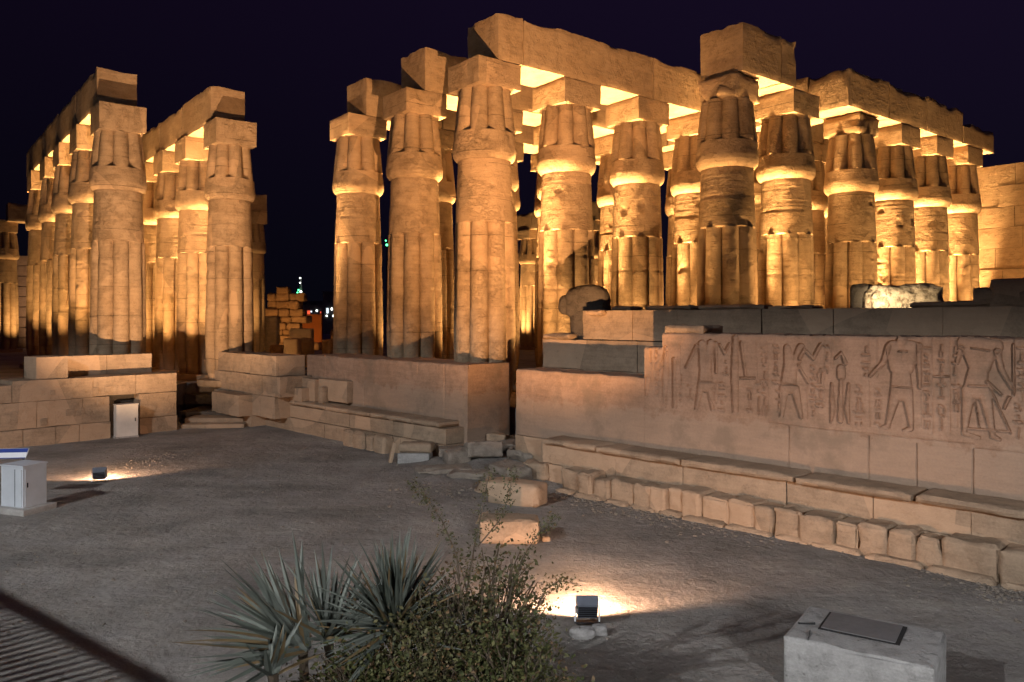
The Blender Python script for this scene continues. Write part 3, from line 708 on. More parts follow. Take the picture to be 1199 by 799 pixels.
def ledge(frame, rot, s0, s1, dfr, dback, z0, z1, parent, name='ledge', lens=(1.8, 3.0), chip=.12):
    mb = MB(); s = s0
    while s < s1-.1:
        l = min(random.uniform(*lens), s1-s)
        if s1-s-l < .6: l = s1-s
        x, y = frame(s+l/2, (dfr+dback)/2+random.uniform(-.01, .01))
        rblock(mb, (x, y, (z0+z1)/2+random.uniform(-.01, .01)), (l-.012, dback-dfr, z1-z0), rot, .09, .014, .05, .10, nmax=40, chip=chip); s += l
    return mb.build(name, M['block'], parent)
D0 = 15.33
rw = empty('relief_wall', (0, 0, 0)); tag(rw, 'long stone wall at the right carved with striding Egyptian figures and hieroglyphs', 'wall')
sR0 = sW(605, D0); s755 = sW(755, D0); s776 = sW(776, D0); sEnd = sW(1330, D0)
mb = MB(); wall_piece(mb, s776, sEnd, 1.0, flat_top(3.87, .03, 2), D0, .9, step=.0125); mb.build('carved_face', M['wall'], rw, angle=32)
mb = MB(); wall_piece(mb, s755, s776-.004, 1.0, lambda s: 3.53+0*s, D0+.004, .9); mb.build('carved_face', M['wall'], rw, angle=70)
mb = MB(); wall_piece(mb, sR0, s755-.004, 1.0, flat_top(2.80, .025, 4), D0+.002, .9, step=.03); mb.build('carved_face', M['wall'], rw, angle=70)
# broken upper blocks at the left end of the tall part
mb = MB(); rblock(mb, (*WP((s776+sW(824, D0))/2, D0+.45), 3.96), (sW(824, D0)-s776, .86, .22), WA, .08, .02, .06, .12, chip=.25); mb.build('top_fragment', M['block'], rw)
courses(WP, WA, [(sR0+.01, sW(640, 15.3), -.3, 1.0, 15.28, .95), (sW(632, 14.62), sEnd, .50, 1.0, 14.74, 1.15), (sW(632, 14.7), sW(655, 14.62)+.02, -.3, .50, 14.72, 1.2), (sW(655, 14.62), sEnd, -.3, .50, 14.76, 1.1)], M['block'], 'lower_wall', rw, bl=(1.6, 2.6))
ledge(WP, WA, sW(630, 14.45), sEnd, 14.52, 15.40, 1.0, 1.16, rw, chip=.07)
mb = MB(); s = sW(655, 14.25)
while s < sEnd-.2:
    big = s > sW(1105, 14.3)
    l = random.uniform(.7, 1.0) if big else random.uniform(.34, .68); x, y = WP(s+l/2, 14.52+random.uniform(-.07, .05)); hh = random.uniform(.50, .58)
    rblock(mb, (x, y, hh/2-.12), (l+.01, .66, hh+.24), WA+random.uniform(-.05, .05), .045, .05, .05, .08, nmax=26, chip=.35, nsc=3.6, tilt=(random.uniform(-.04, .04), random.uniform(-.03, .03))); s += l
mb.build('footing_stones', M['block'], rw)
mb = MB(); s = sW(655, 14.25)
while s < sEnd-.2:
    l = random.uniform(.5, 1.1); x, y = WP(s+l/2, 14.35+random.uniform(-.05, .05)); rblock(mb, (x, y, -.02), (l, .7, .24), WA+random.uniform(-.05, .05), .1, .04, .09, .15, nmax=20, chip=.15); s += l
mb.build('footing_stones', M['block'], rw)

# --- middle wall (plain, same plane)
sM0 = sW(360, D0); sM1 = sW(548, D0)
def mid_height(S, Zz):
    H = .02*fbm(np.stack([S, S*0, Zz], -1), .8, 4, 15)+.006*fbm(np.stack([S, S*0, Zz], -1), 6, 3, 56)
    def vj(px, za, zb, dep=.035):
        nonlocal H; s = sW(px, D0); H = np.minimum(H, np.where((Zz > za) & (Zz < zb), -dep*np.exp(-((S-s)/.014)**2), 1)) if False else np.where((Zz > za) & (Zz < zb), H-dep*np.exp(-((S-s)/.016)**2), H)
    for px, za, zb in ((382, 1.9, 2.9), (426, 1.15, 2.0), (521, .4, 2.8), (490, 2.4, 2.8), (404, 2.0, 2.5), (418, 2.0, 2.45), (535, .4, 1.4)): vj(px, za, zb)
    for zj, a, b in ((1.95, 372, 426), (1.35, 535, 548), (2.05, 355, 390)):
        H = np.where((S > sW(a, D0)) & (S < sW(b, D0)), H-.022*np.exp(-((Zz-zj)/.014)**2), H)
    s = S/.07; H = H-.010*np.clip((Zz-2.0)/.8, 0, 1)*np.clip(vn(np.stack([s, Zz*1.2, s*0], -1), 6), 0, 1)     # run-off scoring near the top
    return H
_rh = relief_height
relief_height = mid_height
mb = MB(); wall_piece(mb, sM0, sM1, 0.15, flat_top(2.83, .03, 6), D0, 1.73, step=.035); mb.build('wall_face', M['wall'], mw, angle=70)
mb = MB(); rblock(mb, (*WP((sW(372, D0-.3)+sW(398, D0-.3))/2, D0-.05), 1.62), (sW(398, D0-.3)-sW(372, D0-.3)+.8, .4, .8), WA, .12, .012, .03, .1); mb.build('facing_slab', M['block'], mw)
courses(WP, WA, [(sW(308, 14.6), sW(522, 14.6), -.3, .52, 14.55, 1.0), (sW(308, 14.6), sW(522, 14.6), .52, .98, 14.62, 1.2)], M['block'], 'lower_wall', mw, bl=(1.5, 2.6))
ledge(WP, WA, sW(308, 14.45), sW(512, 14.45), 14.52, 15.40, 1.0, 1.16, mw, chip=.07)
mb = MB(); s = sW(405, 14.3)
while s < sW(452, 14.3):
    l = random.uniform(.5, .9); x, y = WP(s+l/2, 14.40); rblock(mb, (x, y, .2), (l, .5, .7), WA, .08, .04, .10, .16, nmax=20, chip=.2); s += l
mb.build('footing_stones', M['block'], mw)

# --- rear wall, in the relief wall's shadow
bwl = empty('rear_wall', (0, 0, 0)); tag(bwl, 'shadowed grey block wall rising behind the carved wall', 'wall')
dR = 17.3
courses(WP, WA, [(sW(683, dR), sW(1360, dR), 3.62, 4.45, dR, 1.2)], M['block'], 'top_course', bwl, bl=(1.3, 2.4), amp=.02)
courses(WP, WA, [(sW(636, dR), sW(1360, dR), 2.75, 3.60, dR-.02, 1.3), (sW(636, dR), sW(1360, dR), 1.3, 2.75, dR-.03, 1.3)], M['block'], 'lower_course', bwl, bl=(1.3, 2.4), amp=.02)
for px, w, h, z in ((735, .7, .14, 4.5), (790, 1.6, .12, 4.5), (862, 1.8, .12, 4.5), (930, 1.2, .10, 4.48), (1130, 2.0, .14, 4.5), (1185, 1.2, .42, 4.62), (1165, .6, .26, 4.56), (1215, 1.5, .6, 4.7)):
    mb = MB(); x, y = WP(sW(px, dR+.6), dR+.6); rblock(mb, (x, y, z), (w, .7, h), WA+random.uniform(-.1, .1), .1, .04, .06, .12, chip=.15); mb.build('top_fragment', M['block'], bwl)
def loose(px, dd, z, size, label, mat='block', rot=None, amp=.03, er=.08, chip=.2, tilt=(0, 0), group='loose stone blocks', name='stone_block', cat='stone block', xy=None, frame=WP):
    x, y = xy or WP(sW(px, dd), dd); mb = MB(); rblock(mb, (0, 0, size[2]/2), size, 0, .09, amp, er, .18, chip=chip, tilt=tilt)
    o = mb.build(name, M[mat], loc=(x, y, z), rotz=WA+random.uniform(-.1, .1) if rot is None else rot); tag(o, label, cat, group); return o
def hrock(loc, size, label, mat, seed, cat='rock', name='ruined_stone', bumps=.25):
    n = 26; V, Fc = lattice(n, n, n); P = V/np.maximum(np.linalg.norm(V, axis=1, keepdims=True), 1e-6)
    q = np.abs(P); e = (q**3.6).sum(1)**(-1/3.6); P = P*e[:, None]*.5; P = P*(1+fbm(P+seed, 1.7, 4, seed)[:, None]*bumps); P = P*np.array(size); P[:, 2] += size[2]*.45
    mb = MB(); mb.add(P, Fc); o = mb.build(name, M[mat], loc=loc, angle=60); tag(o, label, cat); return o
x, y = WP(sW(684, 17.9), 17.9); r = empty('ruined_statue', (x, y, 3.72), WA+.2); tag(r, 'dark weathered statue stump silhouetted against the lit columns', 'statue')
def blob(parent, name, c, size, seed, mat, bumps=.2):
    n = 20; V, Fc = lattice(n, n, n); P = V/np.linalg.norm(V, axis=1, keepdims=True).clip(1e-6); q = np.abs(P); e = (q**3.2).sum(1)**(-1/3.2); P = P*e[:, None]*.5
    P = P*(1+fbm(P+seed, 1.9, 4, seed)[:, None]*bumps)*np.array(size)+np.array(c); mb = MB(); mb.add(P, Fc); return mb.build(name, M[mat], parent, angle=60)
blob(r, 'torso', (.14, 0, 1.0), (1.35, .8, 1.0), 4, 'dark_stone'); blob(r, 'base', (.22, 0, .45), (1.25, .75, 1.5), 9, 'dark_stone', .12); blob(r, 'shoulder', (-.46, -.05, .92), (.55, .6, .6), 14, 'dark_stone')  # unlit silhouette put into the stone colour
loose(662, 17.6, 3.6, (1.1, .9, .18), 'lit flat-topped block at the left end of the rear wall', chip=.3)
loose(700, 17.25, 4.3, (.62, .5, .18), 'small pale rock on the rear wall beside the dark statue stump', chip=.1)
x, y = WP(sW(1055, 19.3), 19.3); mb = MB(); rblock(mb, (0, 0, .50), (1.75, .7, .98), 0, .05, .10, .16, .3, seed=77, chip=.9, nsc=2.6); rblock(mb, (.5, 0, .90), (.6, .5, .22), .3, .05, .07, .1, .2, seed=5, chip=.4)
o = mb.build('broken_rock', M['white_rock'], loc=(x, y, 4.0), rotz=-.1, angle=60); tag(o, 'brightly lit white broken rock above the rear wall', 'rock')
lx, ly = WP(sW(1040, 18.3), 17.9); spot((lx, ly, 4.62), (x, y, 4.75), 170, (1, .74, .44), 120, 1)
x, y = WP(sW(1010, 19.0), 19.0); loose(0, 0, 4.0, (.5, .5, 1.05), 'dark upright block left of the white rock', xy=(x, y), mat='dark_stone')
for px in (1053,):
    xx, yy = WP(sW(px, 19.3), 19.3); mb = MB(); rblock(mb, (xx+.1, yy+.1, 2.7), (2.6, 1.6, 2.6), WA, .2, .04); o = mb.build('rubble_pier', M['dark_stone']); tag(o, 'rubble pier holding the white rock behind the rear wall', 'pier')

# --- tall orange wall at the right end
rt = empty('tall_wall', (0, 0, 0)); tag(rt, 'tall orange-lit block wall closing the colonnade at the right', 'wall')
def GP(s, d): p = s*A2 + d*B2; return float(p[0]), float(p[1])
GAa = math.atan2(A2[1], A2[0])
segs = []; z = FL-.2
while z < 11.6:
    h = random.uniform(.85, 1.05); z2 = min(z+h, 11.95); segs.append((3, 31, z, z2, 43.0, 1.6)); z = z2
mb = MB()
for s0, s1, z0, z1, dd, th in segs:
    s = s0
    while s < s1:
        l = random.uniform(1.3, 2.6); x, y = GP(s+l/2, 43.0+th/2+random.uniform(-.02, .02)); rblock(mb, (x, y, (z0+z1)/2), (l-.004, th, z1-z0-.003), GAa, .3, .012, .008, .05, nmax=14, chip=.03); s += l
mb.build('masonry', M['beam'], rt)

# --- far left wall
lf = empty('far_wall', (0, 0, 0)); tag(lf, 'distant pinkish wall with rows of small dark signs at the left edge', 'wall')
mb = MB(); 
for k in range(9): rblock(mb, (-43+random.uniform(-.05, .05), 77.5, FL+.5+k*1.0), (14, 1.5, .98), .05, .4, .03)
mb.build('masonry', M['beam'], lf)
mb = MB()
for k in range(3):
    for i in range(18): 
        if random.random() < .8: rblock(mb, (-47+i*.42, 76.7, 7.9-k*2.0+random.uniform(-.03, .03)), (random.uniform(.12, .3), .12, random.uniform(.12, .34)), .05, .1, .01)
mb.build('carved_signs', M['gap'], lf)
spot((-45, 70, 2), (-43, 77, 7), 2200, PINK, 110, 1)

# ------------------------------------------------------------ doorway rubble
dg = [((496, 541), (.95, .5, .36), 0.0, .05, 'lower grey squared block of the little stack by the doorway'),]
x, y = gr(492, 541); g = .0
mb = MB(); rblock(mb, (0, 0, .17), (.95, .55, .34), 0, .08, .015, .04, .1); o = mb.build('stone_block', M['concrete'], loc=(x-.1, y-.25, g), rotz=-.12); tag(o, 'grey squared block under the pinkish one, left of the doorway', 'stone block', 'loose stone blocks')
mb = MB(); rblock(mb, (0, 0, .14), (1.0, .55, .28), 0, .08, .015, .05, .1); o = mb.build('stone_block', M['block'], loc=(x-.07, y-.23, g+.335), rotz=-.08); tag(o, 'pinkish squared block lying on the grey one, left of the doorway', 'stone block', 'loose stone blocks')
mb = MB(); rblock(mb, (0, 0, .3), (.10, .25, .62), 0, .07, .01, .02, .05); o = mb.build('stone_slab', M['block'], loc=(x-.86, y-.1, 0), rotz=.3); o.rotation_euler.y = .22; tag(o, 'thin slab leaning beside the two stacked blocks', 'slab', 'loose slabs')
sl = [((545, 540), (1.5, .8, .22), .1, .15, 'large flat grey slab right of the stacked blocks'), ((520, 556), (1.5, .6, .14), .2, .03, 'low flat slab in front of the stacked blocks'),
      ((582, 536), (1.3, .9, .30), -.1, .22, 'dark sill slab inside the doorway'), ((560, 562), (1.6, .7, .16), -.25, .02, 'cracked step slab below the doorway'), ((596, 566), (1.0, .7, .20), -.5, .02, 'rough step stone near the pink upright block'),
      ((524, 525), (.45, .14, .5), .3, .1, 'small upright slab leaning on the doorway rubble')]
for (px, py), sz, rt_, z, lab in sl:
    x, y = gr(px, py, z); mb = MB(); rblock(mb, (0, 0, sz[2]/2), sz, 0, .06, .025, .02, .06, chip=.5, nsc=3); o = mb.build('stone_slab', M['rubble'], loc=(x, y, max(z-.05, gh(x, y)-.02)), rotz=rt_); o.rotation_euler.x = random.uniform(-.06, .06); tag(o, lab, 'slab', 'loose slabs')
x, y = gr(604, 590); loose(0, 0, -.05, (1.3, .7, .55), 'pink-topped squared block right of the doorway steps', xy=(x+.05, y+.1), rot=-.45, chip=.12)
x, y = gr(597, 636); loose(0, 0, -.05, (1.15, .7, .50), 'pale block with its front face lit by the floodlight', xy=(x, y+.2), rot=-.05, chip=.15, amp=.04)
x, y = gr(640, 634); hrock((x, y, -.03), (.16, .14, .14), 'small pale stone beside the lit block', 'block', 3)
x, y = gr(1030-12, 632); 
rr_ = random.Random(9)
LB = ['brown rough stone at the doorway, nearest the middle wall corner', 'angular stone in the middle of the doorway rubble', 'low wedge of rock at the top of the doorway rubble', 'small tilted stone between the rubble slabs', 'dark stone at the right of the doorway rubble', 'rounded stone at the lower edge of the doorway rubble', 'flat broken stone below the doorway sill', 'little grey stone right of the two stacked blocks', 'chunky stone at the foot of the relief wall corner', 'stone chip beside the lit pale block']
for lab, (px, py, w, h) in zip(LB, [(552, 530, .9, .42), (566, 546, 1.0, .42), (588, 532, .9, .5), (536, 548, .7, .36), (612, 548, .9, .45), (574, 572, .8, .36), (598, 560, 1.0, .4), (515, 536, .4, .34), (630, 558, .8, .45), (566, 606, .4, .25)]):
    x, y = gr(px, py, .1); mb = MB(); rblock(mb, (0, 0, h/2-.05), (w, w*.7, h), 0, .045, .05, .025, .06, chip=.75, nsc=4, tilt=(rr_.uniform(-.2, .2), rr_.uniform(-.2, .2)))
    o = mb.build('rubble_stone', M['block'] if rr_.random() < .4 else M['rubble'], loc=(x, y, .04+gh(x, y)), rotz=rr_.uniform(0, 3)); tag(o, lab, 'stone', 'rubble below the doorway')
# pebbles and rubble
mb = MB(); V0, F0 = lattice(2, 2, 2); V0 = V0/np.linalg.norm(V0, axis=1, keepdims=True).clip(.3)*.5
def peb(x, y, r, z=0):
    s = np.array([random.uniform(.7, 1.4), random.uniform(.7, 1.3), random.uniform(.45, .8)])*r
    P = V0*s*(1+rng.uniform(-.25, .25, (len(V0), 1))); a = random.uniform(0, 6.28); c, q = math.cos(a), math.sin(a)
    P = np.stack([P[:, 0]*c-P[:, 1]*q+x, P[:, 0]*q+P[:, 1]*c+y, P[:, 2]+z+r*.12], -1); mb.add(P, F0)
for i in range(1500):
    px = random.uniform(640, 1250); d = 14.15-abs(random.gauss(0, .55)); x, y = WP(sW(px, d), d); peb(x, y, random.choice([.02, .03, .03, .05, .07]))
for i in range(2600):
    x = random.uniform(-14, 9); y = random.uniform(8.5, 30); 
    if .718*x+.696*y > 14.2: continue
    if np.dot((x-LO[0], y-LO[1]), LN) > -.2: continue
    peb(x, y, random.choice([.012, .016, .02, .02, .03, .045]))
for i in range(350): 
    x, y = gr(random.gauss(185, 28), random.gauss(545, 12)); 
    if y > 8: peb(x, y, random.choice([.02, .03, .05, .06]))
for i in range(520):
    x, y = gr(random.gauss(560, 40), random.gauss(560, 14)); peb(x, y, random.choice([.03, .05, .08]), .02)
o = mb.build('gravel', M['rubble'], smooth=False); tag(o, kind='stuff')
o['label'] = 'loose pebbles and stone chips scattered over the court'; o['category'] = 'gravel'

# ------------------------------------------------------------ floodlights
def flood(px, py, aim, label, power, size, s=1.0, yaw=None, color=PINK, tilt=R(24), beam_el=38, bt=(-2, 27), bp=27000, pool=800):
    x, y = gr(px, py); d = Vector((aim[0]-x, aim[1]-y, 0)); yaw = math.atan2(d.y, d.x)-math.pi/2
    r = empty('floodlight', (x, y, .02), yaw); tag(r, label, 'floodlight', 'floodlights on the court ground')
    mb = MB(); V, Fc = lattice(4, 4, 4); P = V*np.array([.36, .22, .27])*s; P[:, 0] *= 1-.12*(P[:, 1] < 0); rot = np.array(Matrix.Rotation(tilt, 3, 'X')); P = P @ rot.T+np.array([0, 0, .26*s]); mb.add(P, Fc)
    mb.build('housing', M['metal'], r)
    mb = MB(); V, Fc = lattice(1, 1, 1); P = (V*np.array([.31, .012, .22])+np.array([0, .118, 0]))*s; P = P @ rot.T+np.array([0, 0, .26*s]); mb.add(P, Fc); mb.build('glass', M['lampglass'], r)
    mb = MB()
    for k in range(5): P = (V*np.array([.30, .03, .012])+np.array([0, -.122, -.09+.045*k]))*s; mb.add(P @ rot.T+np.array([0, 0, .26*s]), Fc)
    mb.build('cooling_fins', M['darkmetal'], r)
    for q in (-1, 1): mb = MB(); box(mb, (q*.195*s, 0, .13*s), (.018, .04*s, .27*s)); mb.build('bracket_leg', M['white_sign'], r)
    mb = MB(); box(mb, (0, 0, .012), (.42*s, .09, .02)); mb.build('foot_plate', M['darkmetal'], r)
    D = d.normalized(); loc = (x+D.x*.20, y+D.y*.20, .33*s); el = tilt
    spot(loc, (loc[0]+D.x, loc[1]+D.y, loc[2]+math.tan(R(12))), power*.19, (1, .55, .32), size, .35, .06)
    spot((loc[0], loc[1], .42*s), (loc[0]+D.x, loc[1]+D.y, .42*s-math.tan(R(31))), pool, (1, .55, .28), 66, 1.0, .06)
    bd = Vector((bt[0]-x, bt[1]-y, 0)).normalized(); spot(loc, (loc[0]+bd.x, loc[1]+bd.y, loc[2]+math.tan(R(beam_el))), bp, (BEAMC if bp > 16000 else (1.0, .59, .31)), 68, 1.0, .06)
    return r
flood(688, 731, (1.2, 24), 'grey floodlight on the sand near the bushes, lighting the carved wall', 4200, 165, .85, color=PINK)
flood(117, 566, (-15, 33), 'small grey floodlight on the sand near the left wall', 2600, 160, .9, beam_el=34, bt=(-13.5, 33), bp=15900, pool=600)
# rough stones wedged under the near floodlight
x, y = gr(683, 745); hrock((x, y, -.03), (.34, .22, .16), 'flat stone wedged in front of the near floodlight', 'concrete', 2)
x, y = gr(703, 742); hrock((x, y, -.03), (.2, .16, .16), 'small rough stone at the foot of the near floodlight', 'concrete', 7)

# ------------------------------------------------------------ concrete block with hatch
r = empty('concrete_block', (4.05, 9.02, 0), math.atan2(-.77, 1.15)); tag(r, 'big rough concrete block with a dark recessed hatch, bottom right', 'block')
mb = MB(); rblock(mb, (0, 0, .27), (1.54, 1.18, .66), 0, .035, .010, .035, .06, nmax=46, chip=.09, seed=21, nsc=3); mb.build('body', M['concrete'], r)
mb = MB(); box(mb, (-.05, .14, .602), (.86, .62, .012)); mb.build('hatch_gap', M['gap'], r)
mb = MB(); rblock(mb, (-.06, .15, .606), (.79, .58, .026), 0, .06, .002, .004, .02); mb.build('hatch_lid', M['lid'], r)
mb = MB(); rblock(mb, (-.62, -.10, .60), (.26, .06, .02), .5, .03, .004); mb.build('hatch_hinge', M['gap'], r)
mb = MB(); rblock(mb, (-.52, -.42, .598), (.05, .34, .02), .15, .03, .004); mb.build('hatch_crack', M['gap'], r)
# soil beside it stays plain; its dark patch is cast shadow
# ------------------------------------------------------------ cabinet on the left wall
x, y = LP(sL(143), -.35); r = empty('electrical_cabinet', (x, y, 0), LA-.12); tag(r, 'pale painted electrical cabinet standing before the wall niche', 'cabinet')
mb = MB(); box(mb, (0, 0, .59), (.72, .34, 1.12)); mb.build('body', M['paint'], r)
mb = MB(); box(mb, (0, -.176, .59), (.62, .012, 1.0)); mb.build('door', M['paint'], r)
mb = MB(); box(mb, (0, 0, 1.165), (.76, .38, .03)); mb.build('top_cover', M['paint'], r)
mb = MB(); box(mb, (.26, -.19, .62), (.03, .02, .12)); mb.build('handle', M['darkmetal'], r)
mb = MB(); box(mb, (0, 0, .015), (.76, .4, .05)); mb.build('plinth', M['plinth'], r)
# ------------------------------------------------------------ kiosk at the left edge
x, y = gr(24, 602); r = empty('utility_box', (x-.1, y+.3, 0), R(-20)); tag(r, 'pale grey utility box on a concrete plinth at the left edge', 'utility box')
mb = MB(); rblock(mb, (0, 0, .06), (1.0, .82, .16), 0, .12, .006, .02, .05); mb.build('plinth', M['plinth'], r)
mb = MB(); box(mb, (0, 0, .58), (.66, .56, .88)); mb.build('body', M['kiosk'], r)
mb = MB(); box(mb, (0, -.286, .56), (.58, .012, .80)); mb.build('door_panel', M['kiosk'], r)
mb = MB(); box(mb, (.336, 0, .56), (.012, .48, .80)); mb.build('side_panel', M['kiosk'], r)
mb = MB(); box(mb, (0, 0, 1.03), (.70, .60, .03)); mb.build('lid', M['kiosk'], r)
mb = MB(); box(mb, (.347, -.19, .62), (.014, .025, .10)); mb.build('handle', M['darkmetal'], r)
mb = MB(); box(mb, (.10, -.294, .56), (.012, .006, .80)); mb.build('seam', M['darkmetal'], r)
x, y = gr(0, 596); r = empty('information_sign', (x-.05, y+.35, 0), R(8)); tag(r, 'small blue and white information sign behind the utility box', 'sign')
mb = MB(); V, Fc = lattice(1, 1, 1); rot = np.array(Matrix.Rotation(R(48), 3, 'X')); P = (V*np.array([.85, .26, .03])) @ rot.T+np.array([0, 0, 1.16]); mb.add(P, Fc); mb.build('board', M['white_sign'], r)
mb = MB(); P = (V*np.array([.83, .10, .006])+np.array([0, .07, .019])) @ rot.T+np.array([0, 0, 1.16]); mb.add(P, Fc); mb.build('blue_band', M['blue_sign'], r)
mb = MB(); P = (V*np.array([.83, .018, .006])+np.array([0, -.13, .019])) @ rot.T+np.array([0, 0, 1.16]); mb.add(P, Fc); mb.build('blue_band', M['blue_sign'], r)
for q in (-1, 1): mb = MB(); tube(mb, [(q*.33, .02, 0), (q*.33, .02, 1.12)], .022); mb.build('post', M['metal'], r)

# ------------------------------------------------------------ ruins and city beyond
def ruin():
    r = empty('ruined_pylon', (0, 0, 0)); tag(r, 'stepped orange-lit ruin of stacked blocks beyond the gap', 'ruin')
    mb = MB(); X0 = (332-600)/F*72; z = FL
    prof = [(-2.1, 2.6), (-2.0, 2.4), (-2.0, 2.0), (-1.9, 1.9), (-1.6, 1.7), (-1.5, 1.6), (-1.35, 1.5), (-1.3, 1.0), (-.5, .7)]
    for k, (xa, xb) in enumerate(prof):
        h = random.uniform(.55, .8); xs = X0+xa
        while xs < X0+xb-.2:
            l = random.uniform(.7, 1.7); rblock(mb, (xs+l/2, 72+random.uniform(-.3, .3), z+h/2), (l, 1.6, h*random.uniform(.95, 1.05)), random.uniform(-.12, .12), .14, .08, .12, .25, chip=.35, tilt=(0, random.uniform(-.04, .04))); xs += l
        z += h*.93
    mb.build('masonry', M['brick_ruin'], r)
ruin()
spot((-21.5, 63, 1.8), (-21, 72, 5), 1500, (1, .5, .16), 90, 1); spot((-18.5, 66, 1.8), (-20, 72, 4), 500, (1, .5, .16), 90, 1)
rb = [(319, 381, 62, (1.0, .8, 1.4), 'pale square block at the foot of the stepped ruin'), (354, 387, 60, (1.7, .8, .35), 'long flat block right of the stepped ruin'), (360, 404, 46, (.75, .6, .9), 'pale upright block in the gap between colonnades'),
      (384, 405, 46, (.55, .6, .8), 'pale block beside the hall\'s leftmost column'), (343, 401, 44, (.9, .7, .5), 'low rubble block lit in the gap'), (325, 409, 40, (.7, .6, .5), 'dark brown block just above the middle wall'), (391, 396, 50, (.35, .5, 1.1), 'thin upright block close to the hall\'s leftmost column')]
for px, py, Z, sz, lab in rb:
    X, Y, zc = at(px, py, Z); h = zc+sz[2]/2-FL; loose(0, 0, FL-.02, (sz[0], sz[1], max(.2, h)), lab, xy=(X, Y), rot=random.uniform(-.2, .2), mat='brick_ruin' if 'brown' in lab else 'block')
spot((-13.5, 41.0, 1.7), (-13.0, 46, 2.5), 160, WARM, 120, 1); spot((-16, 52, 1.7), (-17, 60, 3), 420, WARM, 120, 1)
mb = MB(); X, Y, zc = at(364.5, 377, 95); box(mb, (X, Y, (zc+.9+0)/2), (2.7, .5, zc+.9)); o = mb.build('low_wall', M['orange_wall']); tag(o, 'low orange plastered wall below the town lights', 'wall')
spot((X, Y-6, 2), (X, Y, 3), 500, (1, .4, .1), 100, 1)
def cityb(px0, px1, ytop, Z, label, wins, wmat='lit_window', dep=8):
    X0 = (px0-600)/F*Z; X1 = (px1-600)/F*Z; zt = CAMZ+(HZ-ytop)/F*Z
    r = empty('town_building', ((X0+X1)/2, Z, 0)); tag(r, label, 'building', 'town buildings')
    mb = MB(); box(mb, (0, dep/2, zt/2), (X1-X0, dep, zt)); mb.build('wall', M['city'], r)
    mb = MB(); box(mb, (0, dep/2, zt+.15), (X1-X0+.4, dep+.4, .3)); mb.build('roof', M['city'], r)
    for wx, wy, ww, wh, wm in wins:
        mb = MB(); box(mb, ((wx-600)/F*Z-(X0+X1)/2, -.06, CAMZ+(HZ-wy)/F*Z), (ww/F*Z, .1, wh/F*Z)); mb.build('window', M[wm], r)
cityb(379, 394, 343, 170, 'tall pale town building right of the gap', [(384, 364, 2.2, 6, 'lit_window'), (389, 362, 1.5, 2.5, 'white_lamp'), (391, 370, 1.6, 2, 'white_lamp'), (383, 370, 1.2, 1.6, 'white_lamp'), (386, 353, 1.4, 2, 'gap')])
cityb(347, 379, 358.5, 190, 'long low town building with small shop lights', [(353.5, 365, 1.6, 2, 'white_lamp'), (357, 365, 1.0, 1.4, 'lit_window'), (362, 366, 3, 4, 'red_lamp'), (365, 365, 1.5, 1.6, 'lit_window'), (371.5, 364, 1.6, 1.8, 'white_lamp'), (376, 366, .8, 2, 'red_lamp')])
cityb(349, 378, 353.5, 260, 'dim flat-roofed town building behind the shops', [(356, 356, 6, .8, 'gap'), (368, 356, 6, .8, 'gap')])
r = empty('minaret', ((353-600)/F*300, 300, 0)); tag(r, 'slim minaret with green and white lights above the town', 'minaret')
zt = lambda y: CAMZ+(HZ-y)/F*300
mb = MB(); tube(mb, [(0, 0, 0), (0, 0, zt(346)), (0, 0, zt(345.5)), (0, 0, zt(344.5)), (0, 0, zt(344)), (0, 0, zt(338)), (0, 0, zt(325))], [1.2, 1.0, 1.6, 1.6, .8, .6, .08], 10); mb.build('tower', M['city'], r)
for y, rad, m, ox in ((326, .30, 'white_lamp', 0), (331.5, .26, 'white_lamp', 0), (340, .32, 'green_lamp', -.6), (342, .4, 'white_lamp', .3), (344, .32, 'green_lamp', 1.0), (343, .32, 'green_lamp', -1.0), (345.5, .4, 'white_lamp', -.2), (347, .28, 'red_lamp', .5)):
    mb = MB(); V, Fc = lattice(3, 3, 3); mb.add(V/np.linalg.norm(V, axis=1, keepdims=True).clip(1e-3)*rad+np.array([ox, -1.3, zt(y)]), Fc); mb.build('lamp', M[m], r)
X, Y, z = at(453.5, 287, 220); r = empty('lamp_mast', (X, Y, 0)); tag(r, 'distant mast with a green light between two columns', 'mast')
mb = MB(); tube(mb, [(0, 0, 0), (0, 0, z)], [.25, .08]); mb.build('mast_pole', M['darkmetal'], r)
for dz, dx, rr_ in ((0, 0, .34), (1.2, -.3, .22)):
    mb = MB(); V, Fc = lattice(3, 3, 3); mb.add(V/np.linalg.norm(V, axis=1, keepdims=True).clip(1e-3)*rr_+np.array([dx, 0, z+dz]), Fc); mb.build('lamp', M['green_lamp'], r)

